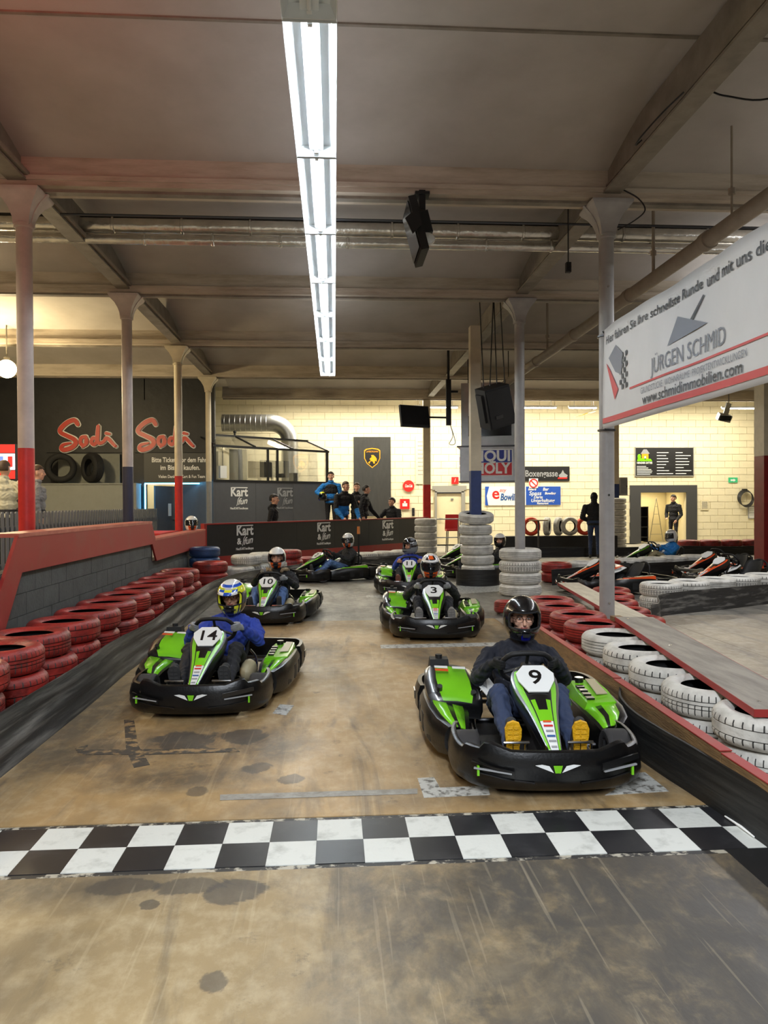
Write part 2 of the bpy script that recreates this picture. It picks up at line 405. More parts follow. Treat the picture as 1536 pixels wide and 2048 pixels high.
# ================================================================== SETTING
def slab(name, x0, x1, y0, y1, z0, z1, m, parent=None):
    o = MB().box(((x0+x1)/2, (y0+y1)/2, (z0+z1)/2), (x1-x0, y1-y0, z1-z0)).build(name, m, parent)
    return o if parent else struct(o)
XL, XR, XRR = -3.36, 3.13, 9.5
ROWS = [0.4, 4.4, 8.45, 12.5, 16.5, 20.5, 24.5]
# floor: concrete base, plywood sheets laid on it with open joints
floor = slab('floor', -14, 19, -6, 32, -.12, -.028, M_concrete)
def sheet(x0, x1, y0, y1, m, z=0.0, g=.0025):
    MB().box(((x0+x1)/2, (y0+y1)/2, z-.0135), (x1-x0-2*g, y1-y0-2*g, .027)).build('plywood_sheet', m, floor)
def sheets(xs, ys, m):
    for a, b in zip(xs, xs[1:]):
        for c, d in zip(ys, ys[1:]): sheet(a, b, c, d, m)
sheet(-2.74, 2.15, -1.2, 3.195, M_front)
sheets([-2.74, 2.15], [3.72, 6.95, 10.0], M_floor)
sheets([-2.74, -.9, .9, 2.9, 4.9, 6.9, 9.4], [10.0, 13.0, 16.0, 19.5], M_grey)
sheets([2.15, 4.3, 6.4, 8.5, 11.0], [-1.2, 3.0, 6.5, 10.0], M_pale)
sheets([-2.74, .9, 4.9, 9.4, 14.0], [19.5, 24.0], M_grey)
# terrace floor for the guests behind the left wall, and the stand for the spectators
slab('floor', -13, -3.0, 6.2, 21.1, -.02, .42, M_concrete)

# ceiling: shallow vaults between the cross beams
def vault(x0, x1, y0, y1, rise=.3, z=5.25, n=10, nx=1):
    mb = MB(); top = []
    ring = [(y0+(y1-y0)*i/n, z+rise*(1-(2*i/n-1)**2)) for i in range(n+1)]
    a = [Vector((x0, y, zz)) for y, zz in ring] + [Vector((x0, y1, z+.5)), Vector((x0, y0, z+.5))]
    b = [Vector((x1, y, zz)) for y, zz in ring] + [Vector((x1, y1, z+.5)), Vector((x1, y0, z+.5))]
    mb.loft([a, b]); return struct(mb.build('ceiling', M_ceil, smooth=30))
for a, b in zip([-4.0]+ROWS, ROWS):
    vault(-14, XL, a, b) if b < 21 else None
    vault(XL, XR, a, b); vault(XR, 19, a, b)
slab('ceiling', -6.5, 19, 24.66, 32, 5.9, 6.1, M_ceil)
tr = 0
def trim(mb, m, smooth=None):
    global tr; tr += 1
    return struct(mb.build('trim_%d' % tr, m, smooth=smooth))
def seam(y):   # dark shadow gap across a vault, put in as a thin strip
    trim(MB().box((2.5, y, 5.545), (33, .035, .03)), M_steel)
seam(6.28)
# cross beams: plastered upper band, wider lower flange, thin steel lip
for y in ROWS:
    x0 = -14 if y < 21 else XL-.2
    mb = MB()
    mb.box(((x0+19)/2, y, 5.20), (19-x0, .30, .30))
    mb.box(((x0+19)/2, y, 5.06), (19-x0, .38, .05))
    mb.box(((x0+19)/2, y, 5.01), (19-x0, .34, .06))
    trim(mb, M_beam)
    mb = MB().box(((x0+19)/2, y-.02, 4.965), (19-x0, .10, .03))
    trim(mb, M_steel)
# longitudinal steel beams along the column lines
for x in (XL, XR, XRR):
    mb = MB(); y1 = 20.5 if x == XL else 24.6
    mb.box((x, (y1-4)/2, 5.04), (.20, y1+4, .025)); mb.box((x, (y1-4)/2, 5.26), (.07, y1+4, .44)); mb.box((x, (y1-4)/2, 5.12), (.12, y1+4, .02))
    trim(mb, M_steel)
    mb = MB().box((x+.10, (y1-4)/2, 5.10), (.05, y1+4, .05)); trim(mb, M_pipe)

# columns
def column(x, y, lower, upper, label, band=2.18, r=.085, square=False, cap=True, base=0.0):
    e = empty('column', (x, y, 0), 0, label, 'column')
    if square:
        MB().box((0, 0, (base+band)/2), (r*2, r*2, band-base)).build('shaft_lower', lower, e)
        MB().box((0, 0, (band+4.95)/2), (r*2, r*2, 4.95-band)).build('shaft_upper', upper, e)
    else:
        MB().cyl((0, 0, base), (0, 0, band), r, n=28).build('shaft_lower', lower, e, smooth=40)
        MB().cyl((0, 0, band), (0, 0, 4.62), r*.985, n=28).build('shaft_upper', upper, e, smooth=40)
    if cap:
        MB().lathe([(r, 4.57), (r+.018, 4.58), (r+.018, 4.62), (r, 4.63)], 28).build('collar', upper, e, smooth=40)
        rings = []
        for z, h in ((4.60, .083), (4.68, .092), (4.76, .118), (4.84, .162), (4.90, .215), (4.93, .235), (4.953, .235)):
            rings.append([(-h, -h, z), (-h*.45, -h*1.02, z), (h*.45, -h*1.02, z), (h, -h, z), (h*1.02, -h*.45, z), (h*1.02, h*.45, z),
                          (h, h, z), (h*.45, h*1.02, z), (-h*.45, h*1.02, z), (-h, h, z), (-h*1.02, h*.45, z), (-h*1.02, -h*.45, z)])
        rings = [[Vector(p) for p in r_] for r_ in rings]
        MB().loft(rings).build('capital', upper, e, smooth=35)
        for sx in (-1, 1):   # curved bracket ribs under the beam
            pts = [(sx*.09, 4.62), (sx*.12, 4.74), (sx*.19, 4.86), (sx*.27, 4.945), (sx*.09, 4.945)]
            if sx < 0: pts = pts[::-1]
            MB().prism(pts, .05, frame((0, .025, 0), (1, 0, 0), (0, 0, 1))).build('bracket', upper, e)
    return e
M_colmauve = mat('column_mauve', s2l(190, 176, 168), .45, var=.12, vscale=5)
M_colcream = mat('column_cream', s2l(198, 186, 160), .5, var=.1, vscale=5)
column(XL, 8.45, M_colred, M_colmauve, 'round column with bright red foot behind the red-capped wall, next to the padded coats', base=.42)
column(XL, 12.5, M_colnavy, M_colmauve, 'round column with dark navy foot behind the red-capped wall', base=.42)
column(XL, 16.5, M_colred, M_colcream, 'slim red-footed column beside the blue-lit doorway', base=.42)
column(XL, 20.4, M_colpit, M_colcream, 'cream column with grey foot at the corner of the timing booth', base=.42, r=.075)
column(XR, 8.45, M_colgrey, M_colgrey, 'grey steel column the white sponsor banner is strapped to')
column(XR, 12.5, M_colgrey, M_colgrey, 'grey column standing in a stack of four white tyres')
column(XR-.02, 4.4, M_colgrey, M_colgrey, 'grey column that carries the near end of the sponsor banner')
C3X = PYp(951, 1100, 14.3).x
c3 = column(C3X, 14.3, M_colblue, M_colcream, 'square blue-footed column standing in the leaning white tyre stack', r=.10, square=True, cap=False)
column(XR-.1, 24.5, M_colred, M_colcream, 'square red-footed column at the end of the black wall', r=.115, square=True, cap=False)
column(9.33, 24.5, M_colblue, M_colcream, 'square blue-footed column rising from a white tyre stack in the pit', r=.12, square=True, cap=False)
column(9.86, 16.5, M_darkred, M_colcream, 'thick dark red column beside the parked orange karts', r=.2, square=True, cap=False, band=2.6)

# pit hall: cream block wall with door and service opening
BW = 28.0
back = empty('wall_back', (0, 0, 0)); back['kind'] = 'structure'
OPEN = [(3.80, 4.80, 1.98), (11.69, 13.50, 1.94)]
edges = [-6.5, 3.80, 4.80, 11.69, 13.50, 19.0]
for i, (a, b) in enumerate(zip(edges, edges[1:])):
    z0 = 1.98 if i == 1 else (1.94 if i == 3 else 0)
    MB().box(((a+b)/2, BW+.12, (z0+6)/2), (b-a, .2, 6-z0)).build('wall_core', M_wmortar, back)
bw, bh, blocks = .58, .262, []
row = 0; z = .0
while z < 5.6:
    x = -4.4-(row % 2)*bw/2
    while x < 17.2:
        xa, xb, za, zb = x+.006, x+bw-.006, z+.006, z+bh-.006
        hit = any(xa < o[1]+.02 and xb > o[0]-.02 and za < o[2]+.02 for o in OPEN)
        if not hit: blocks.append((xa, xb, za, zb))
        x += bw
    row += 1; z += bh
vis = sorted(blocks, key=lambda q: (0 if (1.2 < q[2] < 4.6 and q[0] > -2.5) else 1, abs(q[0]-6.5)+abs(q[2]-2.8)*1.5))
bm_ = MB().box((0, 0, 0), (bw-.012, .03, bh-.012)).mesh('block', M_wblock)
for q in vis[:300]: link('block', bm_, back, loc=((q[0]+q[1])/2, BW+.012+random.uniform(-.003, .003), (q[2]+q[3])/2))
rest = MB()
for q in vis[300:]: rest.box(((q[0]+q[1])/2, BW+.012, (q[2]+q[3])/2), (bw-.012, .03, bh-.012))
ro = rest.build('block_courses', M_wblock, back); ro['kind'] = 'stuff'
M_doorframe = mat('grey_door_frame', s2l(150, 148, 138), .5); M_door = mat('cream_door', s2l(226, 214, 176), .5, var=.03)
d1 = empty('door_1', (0, 0, 0)); d1['kind'] = 'structure'
MB().box((4.30, BW+.06, .98), (.94, .05, 1.92)).build('door_leaf', M_door, d1)
MB().box((3.80, BW, 1.0), (.08, .1, 2.04)).box((4.84, BW, 1.0), (.14, .1, 2.04)).box((4.32, BW, 2.03), (1.1, .1, .10)).box((4.32, BW, 2.15), (1.3, .06, .16)).build('door_frame', M_doorframe, d1)
MB().box((4.42, BW+.02, 1.72), (.09, .03, .07)).build('spy_hole', M_alu, d1)
MB().cyl((3.95, BW+.02, 1.0), (3.95, BW-.04, 1.0), .02).box((4.0, BW-.04, 1.0), (.12, .02, .02)).build('door_handle', M_dsteel, d1)
# service opening with its dark frame and the store room behind
M_dframe = mat('dark_grey_frame', s2l(62, 62, 62), .6)
d2 = empty('door_2', (0, 0, 0)); d2['kind'] = 'structure'
MB().box((11.48, BW-.01, .97), (.42, .06, 1.94), mi=0).box((13.70, BW-.01, .97), (.42, .06, 1.94)).box((12.59, BW-.01, 2.08), (2.64, .06, .28)).build('door_frame', M_dframe, d2)
MB().box((11.6, BW+1.0, 1.0), (.1, 1.8, 2.0)).box((13.62, BW+1.0, 1.0), (.1, 1.8, 2.0)).box((12.6, BW+2.0, 1.0), (2.2, .1, 2.2)).box((12.6, BW+1.1, 2.1), (2.2, 1.9, .08)).build('room_walls', M_door, d2)
area('store_room_lamp', (12.6, BW+1.1, 2.0), 1.0, .6, 26, (1, .86, .55))

# side walls that close the hall
slab('wall_right', 18.0, 18.3, -6, 28.2, 0, 6, M_wblock)
slab('wall_left', -13.4, -13.1, -6, 21.4, 0, 5.6, M_block)
slab('wall_behind', -14, 19, -6.3, -6.0, 0, 5.8, M_block)

# black partition wall at the far left with a doorway
M_tarp = mat('black_tarpaulin', s2l(34, 34, 35), .55, var=.25, vscale=3, bump=.5, bscale=4, coords='World')
wfl = empty('wall_far_left', (0, 0, 0)); wfl['kind'] = 'structure'
MB().box((-9.2, 21.42, 2.7), (7.9, .2, 5.4)).box((-4.4, 21.42, 3.82), (1.75, .2, 3.32)).box((-3.44, 21.42, 2.7), (.2, .2, 5.4)).build('wall_core', M_tarp, wfl)
rm = MB().box((-4.4, 24.2, 1.6), (2.4, .1, 3.2)).box((-5.5, 22.9, 1.6), (.1, 2.7, 3.2)).box((-3.33, 22.9, 1.6), (.1, 2.7, 3.2)).box((-4.4, 22.9, 3.2), (2.4, 2.7, .1))
rm.build('room_walls', M_wblock, wfl)
area('changing_room_lamp', (-4.4, 22.8, 3.1), 1.2, .6, 30, CREAM)

# ------------------------------------------------------------------ left track wall: grey blocks with red planks
lw = empty('wall_track_left', (0, 0, 0)); lw['kind'] = 'structure'
WX = -2.75
MB().box((WX-.12, 9.05, .49), (.18, 5.2, .98)).box((WX-.12, 13.85, .35), (.18, 4.4, .70)).build('wall_core', M_mortar, lw)
MB().prism([(5.0, 0), (6.46, 0), (6.46, .72), (6.36, .64), (5.7, .06)], .18, frame((WX-.21, 0, 0), (0, 1, 0), (0, 0, 1))).build('wall_core', M_mortar, lw)
lb = MB().box((0, 0, 0), (.03, .394, .190)).mesh('block', M_block)
for r_ in range(5):
    y = 6.3-(r_ % 2)*.2
    while y < 16.0:
        zt = (r_+1)*.195
        if zt < (.985 if y < 11.3 else .69) and (y > 6.25 or r_ < 3):
            link('block', lb, lw, loc=(WX-.02+random.uniform(-.002, .002), y+.2, r_*.195+.097))
        y += .4
Fy = frame((WX, 0, 0), (0, 1, 0), (0, 0, 1))     # local x = world Y, local y = world Z, local z = +X (faces the track)
P1 = [(5.35, .20), (5.58, -.0), (5.95, .0), (6.73, .97), (11.42, .97), (11.70, .70), (16.05, .70), (16.05, 1.02), (11.62, 1.02), (11.40, 1.28), (6.66, 1.30)]
MB().prism([(5.62, .02), (5.98, .02), (6.73, .97), (11.42, .97), (11.66, 1.00), (11.40, 1.28), (6.66, 1.30)], .03, Fy).build('red_plank', M_redpaint, lw)
MB().prism([(11.43, .975), (11.70, .70), (16.05, .70), (16.05, 1.02), (11.62, 1.02), (11.64, 1.0)], .028, Fy).build('red_plank', M_redpaint, lw)
MB().prism([(5.40, .02), (5.62, .02), (6.66, 1.30), (6.52, 1.33)], .03, frame((WX-.22, 0, 0), (0, 1, 0), (0, 0, 1))).build('red_plank', M_darkred, lw)
MB().box((WX-.10, 9.03, 1.295), (.27, 4.75, .035)).build('cap_rail', M_redtop, lw)
MB().box((WX-.10, 13.83, 1.03), (.26, 4.45, .03)).build('cap_rail', M_redtop, lw)

# black banner wall across the end of the track
A = Vector((-2.80, 16.45, 0)); B = Vector((2.78, 22.7, 0)); AB = (B-A); LAB = AB.length; ABn = AB.normalized()
kw = empty('wall_end', A, math.atan2(ABn.y, ABn.x)); kw['kind'] = 'structure'      # local x along the wall, -y towards the track
NPAN = 6
for i in range(NPAN):
    a = LAB*i/NPAN; b = LAB*(i+1)/NPAN
    MB().box(((a+b)/2, 0, .77), (b-a-.004, .05, .70)).build('banner_panel', M_kfwall, kw)
MB().box((LAB/2, -.01, .27), (LAB, .07, .30)).build('red_base_board', M_redpaint, kw)
MB().box((LAB/2, .02, 1.135), (LAB, .13, .03)).build('red_top_rail', M_redpaint, kw)
MB().box((-.03, 0, .56), (.07, .12, 1.18)).build('end_post', M_redpaint, kw)
MB().box((LAB+.03, 0, .56), (.07, .12, 1.18)).build('end_post', M_redpaint, kw)
MB().box((LAB/2, .05, .06), (LAB, .05, .12)).build('foot_board', M_black, kw)
def kart_fun(M, parent, s, amp=True, m=None):
    """the wordmark: slab letters over a script word over a small web address"""
    m = m or M_whiteprint
    put_text('Kart', M @ Matrix.Translation((0, .50*s, 0)), m, parent, s*.78, bold=.022*s, width=s*1.25, ext=.003)
    mb = MB().box((.05*s, .80*s, 0), (1.15*s, .06*s, .006)); mb.build('lettering_bar', m, parent, M=M.copy())
    if amp: put_text('&', M @ Matrix.Translation((-.42*s, -.10*s, 0)), m, parent, s*.5, bold=.012*s, ext=.003)
    put_text('fun', M @ Matrix.Translation((.22*s, -.08*s, 0)) @ Matrix.Rotation(R(8), 4, 'Z'), m, parent, s*.56, bold=.008*s, shear=.45, width=s*.72, ext=.003)
    mb = MB().tube([(-.20*s, -.36*s, 0), (-.14*s, -.26*s, 0), (-.06*s, .08*s, 0), (.06*s, .24*s, 0)], [.015*s, .025*s, .03*s, .015*s], n=6)
    mb.build('lettering_swash', m, parent, M=M.copy() @ Matrix.Diagonal((1, 1, .1, 1)))
    put_text('NecKARTenzlingen', M @ Matrix.Translation((0, -.52*s, 0)), m, parent, s*.2, bold=.004*s, width=s*1.3, ext=.003)
for px, py in ((488, 1075), (646, 1070), (774, 1068)):
    # intersection of the pixel's ray with the wall face
    d = ray(px, py); n = Vector((-ABn.y, ABn.x, 0)); t = (A-CAM).dot(n)/d.dot(n); p = CAM+d*t
    loc = (p-A).dot(ABn)
    kart_fun(frame((loc, -.028, .76), (1, 0, 0), (0, 0, 1)), kw, .40)

# spectators' stand behind the black wall
for (y0, y1, zt) in ((.12, 1.6, .36), (1.6, 2.6, .66)):
    o = MB().box((LAB*.705, (y0+y1)/2, zt/2), (LAB*.57, y1-y0-.01, zt)).build('floor', M_concrete)
    o.location = A; o.rotation_euler.z = math.atan2(ABn.y, ABn.x); struct(o)
# ================================================================== FIXTURES
# fluorescent luminaires of the middle row, end to end
def luminaire(y0, y1, lit, label):
    e = empty('fluorescent_luminaire', (-.12, y0, 4.2), 0, label, 'light', 'luminaires of the ceiling row over the track')
    L_ = y1-y0-.012; prof = [(-.150, -.012), (-.152, .0), (-.118, .082), (-.048, .096), (-.044, .05), (.044, .05), (.048, .096), (.118, .082), (.152, .0), (.150, -.012),
            (.146, -.010), (.112, .074), (.052, .086), (.052, .040), (-.052, .040), (-.052, .086), (-.112, .074), (-.146, -.010)]
    MB().loft([[Vector((x, y, z)) for x, z in prof] for y in (0, L_)]).build('reflector', M_lampmetal, e, smooth=25)
    MB().box((0, L_/2, .115), (.09, L_, .05)).build('trunking', M_lampmetal, e)
    for y in (.05, L_-.05): MB().box((0, y, .027), (.028, .028, .05)).build('lamp_holder', M_lampmetal, e)
    MB().cyl((0, .065, .016), (0, L_-.065, .016), .0135, n=12).build('tube', M_tube if lit else M_lampmetal, e, smooth=40)
    for y in (.008, L_-.008):
        MB().prism([(-.148, -.008), (.148, -.008), (.116, .078), (-.116, .078)], .006, frame((0, y, 0), (1, 0, 0), (0, 0, 1))).build('end_plate', M_lampmetal, e)
    MB().cyl((0, L_*.5, .14), (0, L_*.5, 1.02), .004, n=6).build('hanger_rod', M_dsteel, e)
    return e
SEG = 1.625
for k in range(-2, 7):
    y = 4.15+SEG*k
    luminaire(y, y+SEG, k >= 0, ORD[k]+' lit trough luminaire counted from the switched-off one in the row over the track' if k >= 0 else ['switched-off trough luminaire joined to the other dark one', 'switched-off trough luminaire touching the lit row'][k+2])

# pipes
def run_x(name, y, z, r, x0, x1, m, label, cat, joints=(), n=20, cover=None):
    e = empty(name, (0, y, z), 0, label, cat)
    MB().cyl((x0, 0, 0), (x1, 0, 0), r, n=n).build('pipe', m, e, smooth=40)
    for x in joints: MB().lathe([(r+.002, -.02), (r+.012, -.012), (r+.012, .012), (r+.002, .02)], n, M=Matrix.Rotation(R(90), 4, 'Y')).build('joint_band', m, e, smooth=40, loc=(x, 0, 0))
    return e
J = [-2.9, -2.0, -1.1, -.2, .8, 1.7, 2.6, 4.0, 5.2, 6.4]
e = run_x('heating_pipe', 10.2, 5.27, .095, -9, 12, M_foil, 'thick foil-wrapped heating pipe crossing under the ceiling', 'pipe', J)
MB().box((0, .02, .11), (21, .10, .03)).build('cable_tray', M_black, e)
run_x('heating_pipe', 10.2, 5.088, .068, -9, 12, M_foil, 'thinner foil-wrapped pipe directly below the thick one', 'pipe', [x+.4 for x in J])
run_x('conduit', 9.1, 4.985, .016, -3.2, 12, M_dsteel, 'thin dark conduit running along the cross beam', 'conduit', n=8)
e = empty('drain_pipe', (4.1, 0, 4.42), 0, 'beige painted pipe sloping along the right bay on hangers', 'pipe')
MB().cyl((0, 3.5, 0), (0, 17.7, 0), .088, n=20).build('pipe', M_pipe, e, smooth=40)
for y in (6.2, 8.0, 10.2, 12.6, 15): MB().cyl((0, y-.06, 0), (0, y+.06, 0), .104, n=20).build('socket', M_pipe, e, smooth=40)
for y in (6.6, 7.5, 9.4, 10.9, 14.2): MB().cyl((0, y, .08), (0, y, 1.0), .022 if y > 8 else .012, n=8).cyl((0, y, .3), (0, y, .36), .036, n=10).build('hanger', M_pipe, e, smooth=40)
# spiral duct behind the booth
e = empty('ventilation_duct', (0, 26.6, 0), 0, 'galvanised spiral duct bending down behind the timing booth', 'duct')
path = [(-3.9, 4.42), (-3.2, 4.42), (-2.5, 4.42), (-2.05, 4.40), (-1.75, 4.24), (-1.58, 3.95), (-1.56, 3.5), (-1.56, 2.6), (-1.56, 1.2), (-1.56, 0)]
MB().tube(catmull([(x, 0, z) for x, z in path], 5), .30, n=20).build('duct', M_alu, e, smooth=50)
for x in np.arange(-3.8, -2.3, .18): MB().lathe([(.302, -.012), (.312, 0), (.302, .012)], 20, M=Matrix.Rotation(R(90), 4, 'Y')).build('seam', M_alu, e, smooth=40, loc=(x, 0, 4.42))

# monitor seen edge-on under the first cross beam
e = empty('ceiling_monitor', (.96, 8.25, 4.9), 0, 'black flat monitor hung edge-on from the cross beam', 'monitor')
rt = Matrix.Rotation(R(-14), 3, 'Y')
MB().box((-.05, 0, -.36), (.085, .62, .58), rt).build('screen_housing', M_plast2, e)
MB().box((-.10, 0, -.37), (.012, .56, .5), rt).build('screen', M_screen, e)
MB().box((.045, .0, -.30), (.10, .34, .24), rt).build('rear_housing', M_plast2, e)
MB().box((.02, 0, -.02), (.07, .10, .22)).box((.02, 0, .05), (.16, .16, .03)).build('mount', M_plast2, e)
MB().ell((.05, -.2, -.50), (.09, .05, .07)).build('loudspeaker_dome', M_lampmetal, e, smooth=60)
MB().prism([(-.20, -.34), (-.12, -.50), (-.02, -.40), (-.06, -.22)], .02, frame((0, -.34, 0), (1, 0, 0), (0, 0, 1))).build('cable_cover', M_plast2, e)
# small sensor on the pipe
e = empty('motion_sensor', (2.86, 9.0, 4.42), 0, 'small black sensor box hanging below the pipe by the grey column', 'sensor')
MB().box((0, 0, 0), (.06, .06, .12)).build('housing', M_plast2, e); MB().cyl((0, 0, .06), (0, 0, 1.05), .008, n=6).build('cord', M_plast2, e)
MB().cyl((0, -.03, -.02), (0, -.036, -.02), .018, n=12).build('lens', M_screen, e)
# cables on the right steel beam
for i, pts in enumerate([[(3.02, 6.3, 5.08), (2.9, 6.45, 4.98), (2.82, 6.7, 4.9), (2.86, 6.95, 4.93), (2.98, 7.1, 5.05)],
                         [(3.25, 8.25, 5.06), (3.4, 8.2, 4.95), (3.46, 8.15, 4.8), (3.36, 8.2, 4.7), (3.24, 8.38, 4.66)],
                         [(3.9, 5.6, 4.9), (3.6, 6.0, 4.88), (3.35, 6.2, 5.0), (3.25, 6.25, 5.06)]]):
    tag(MB().tube(catmull(pts, 6), .008, n=6).build('cable', M_black, smooth=60), ['black cable looped under the steel beam', 'black cable hanging at the capital of the banner column', 'black cable sagging between beam and pipe'][i], 'cable')

# warm globe lamp of the guests' terrace
e = empty('globe_lamp', (-6.82, 16.2, 4.42), 0, 'warm glowing globe lamp under the ceiling of the left bay', 'lamp')
M_globe = mat('globe_lit', (1, .9, .6), .3, emit=((1, .83, .45), 9.0))
MB().ell((0, 0, 0), (.19, .19, .19), n=20, m=14).build('globe', M_globe, e, smooth=60)
MB().cyl((0, 0, .17), (0, 0, .90), .015, n=8).cyl((0, 0, .17), (0, 0, .24), .06, n=12).build('stem', M_steel, e)
l = bpy.data.lights.new('globe_bulb', 'POINT'); l.energy = 380; l.color = (1, .80, .46); l.shadow_soft_size = .2
o = bpy.data.objects.new('globe_bulb', l); COL.objects.link(o); o.location = (-6.95, 15.95, 4.1)
# unseen red lamp added for the red glow on the left ceiling
e = empty('red_glow_lamp', (-2.6, 4.6, 4.62), 0, 'red lamp added out of view by the left steel beam', 'lamp')
MB().box((0, 0, .2), (.16, .12, .3)).cyl((0, 0, .3), (0, 0, .45), .02).build('housing', M_plast2, e)
M_redlamp = mat('red_lens_lit', (1, .05, .03), .3, emit=((1, .06, .03), 14.0))
MB().cyl((0, .06, .2), (0, .075, .2), .06, n=16).build('lens', M_redlamp, e)
l = bpy.data.lights.new('red_glow', 'SPOT'); l.energy = 32; l.color = (1, .10, .06); l.spot_size = R(150); l.spot_blend = .8; l.shadow_soft_size = .06
o = bpy.data.objects.new('red_glow', l); COL.objects.link(o); o.location = (-2.6, 4.74, 4.82); o.rotation_euler = (R(105), 0, R(-8))

# tubes of the pit hall under the end beam
for i, (x0, x1, y) in enumerate(((2.7, 4.2, 25.2), (4.7, 7.6, 25.2), (8.0, 9.0, 25.2), (13.4, 15.4, 25.2))):
    e = empty('batten_light', (0, y, 4.80), 0, ['bright batten light above the bracket screen', 'bright batten light above the sponsor cabinet', 'short bright batten light behind the banner column', 'bright batten light above the service opening'][i], 'light')
    MB().box(((x0+x1)/2, 0, .05), (x1-x0, .08, .06)).build('housing', M_lampmetal, e)
    MB().cyl((x0+.03, 0, 0), (x1-.03, 0, 0), .02, n=10).build('tube', M_backtube, e, smooth=40)
    for x in (x0+.2, x1-.2): MB().cyl((x, 0, .08), (x, 0, 1.1), .006, n=6).build('hanger', M_dsteel, e)

# sponsor banner along the right column line (faces the track)
BX = XR-.10; BY0, BY1, BZ0, BZ1 = 8.30, 4.62, 2.385, 3.50
bn = empty('sponsor_banner', (BX, BY0, BZ0), 0, 'large white sponsor banner with red stripes strapped between grey columns', 'banner')
def bsurf(u, v):   # u along the banner from the far column towards the near one, v upwards
    return Vector((.018*math.sin(u*3.1+v*2.0)*(.3+v*.5)+.012*math.sin(u*7.3-v*4)*v*.6, -u, v))
nu, nv = 48, 12; Lb, Hb = BY0-BY1, BZ1-BZ0
vs = [bsurf(Lb*i/nu, Hb*j/nv) for i in range(nu+1) for j in range(nv+1)]
fs = [(i*(nv+1)+j, i*(nv+1)+j+1, (i+1)*(nv+1)+j+1, (i+1)*(nv+1)+j) for i in range(nu) for j in range(nv)]
o = MB().add(vs, fs).build('cloth', M_banner, bn, smooth=60)
md = o.modifiers.new('thick', 'SOLIDIFY'); md.thickness = .004; md.offset = 0
def on_banner(me, name, m, u, v, s=1.0, dense=True):
    """wrap a flat mesh (x right, y up) onto the banner surface, facing the track"""
    me2 = me.copy()
    for vt in me2.vertices:
        p = bsurf(u+vt.co.x*s, v+vt.co.y*s); vt.co = (p.x-.010-vt.co.z*.3, p.y, p.z)
    me2.materials.clear(); me2.materials.append(m); return link(name, me2, bn)
def bflat(name, pts_uv, m, nsub=24):
    us = [p[0] for p in pts_uv]; mb = MB()
    vs = [(p[0], p[1], 0) for p in pts_uv]; mb.add(vs, [tuple(range(len(vs)))]); me = mb.mesh(name, m)
    return on_banner(me, name, m, 0, 0)
def bstripe(name, u0, u1, va, vb, h, m, n=30):
    mb = MB(); vs = []
    for i in range(n+1):
        t = i/n; u = u0+(u1-u0)*t; v = va+(vb-va)*t; vs += [(u, v, 0), (u, v+h, 0)]
    mb.add(vs, [(2*i, 2*i+2, 2*i+3, 2*i+1) for i in range(n)]); on_banner(mb.mesh(name, m), name, m, 0, 0)
M_btext = mat('banner_ink', s2l(54, 58, 66), .5); M_bgrey = mat('banner_grey_ink', s2l(128, 134, 146), .5); M_bred = mat('banner_red', s2l(206, 74, 74), .5)
bstripe('red_stripe', .02, Lb-.02, .055, .055, .06, M_bred); bstripe('red_line', .80, Lb-.02, .325, .325, .02, M_bred)
def btext(s, u, v, size, m, width=None, bold=0.0, align='LEFT'):
    me = text_mesh(s, size, bold=bold, ext=0.0, align=align, res=3)
    if width: me = text_mesh(s, size, bold=bold, ext=0.0, align=align, sx=width/text_width(me))
    on_banner(me, 'lettering', m, u, v)
btext('Hier fahren Sie Ihre schnellste Runde', .10, .965, .125, M_btext, 2.20, .0015)
btext('und mit uns die S', 2.37, .955, .14, M_btext, 1.02, .0015)
btext('JÜRGEN SCHMID', 1.33, .455, .21, M_bgrey, 1.36)
btext('GRUNDSTÜCKE  WOHNRÄUME  PROJEKTENTWICKLUNGEN', 1.08, .262, .085, M_bgrey, 1.90)
btext('www.schmidimmobilien.com', 1.12, .170, .14, M_btext, 1.80, .0015)
bflat('logo_roof', [(1.67, .585), (2.38, .625), (1.86, .805)], M_bgrey); bflat('logo_blade', [(2.02, .68), (2.08, .67), (2.33, .86), (2.31, .875)], M_btext); bflat('logo_flame', [(1.95, .60), (2.00, .61), (2.08, .70), (2.03, .71)], M_bred)
bflat('flag_grey', [(.20, .76), (.38, .58), (.55, .52), (.60, .74), (.42, .86)], M_bgrey); bflat('flag_red', [(.12, .72), (.22, .64), (.46, .38), (.36, .28)], M_bred)
for i in range(4):
    for j in range(7):
        if (i+j) % 2: bflat('flag_square', [(.50+i*.06, .36+j*.055), (.56+i*.06, .365+j*.055), (.56+i*.06, .415+j*.055), (.50+i*.06, .41+j*.055)], M_btext)
for z in (0.02, Hb-.02):   # straps around the column
    MB().lathe([(.09, -.012), (.104, -.008), (.104, .008), (.09, .012)], 24).build('strap', M_dsteel, bn, smooth=40, loc=(XR-BX, 8.45-BY0, z-.02))
    MB().tube([(.0, -.01, z), (.05, .06, z-.01)], .008, n=6).build('strap_end', M_black, bn)
# bolts on the grey columns
for bi, (px, py) in enumerate(((1216, 573), (1214, 775), (1217, 990), (1218, 1206))):
    p = PYp(px, py, 8.37); tag(MB().cyl((p.x, 8.375, p.z), (p.x, 8.352, p.z), .012, n=10).build('column_bolt', M_chrome, smooth=40), ['top', 'second-highest', 'second-lowest', 'lowest'][bi]+' small bright bolt head in the banner column', 'bolt', 'bolts of the banner column')
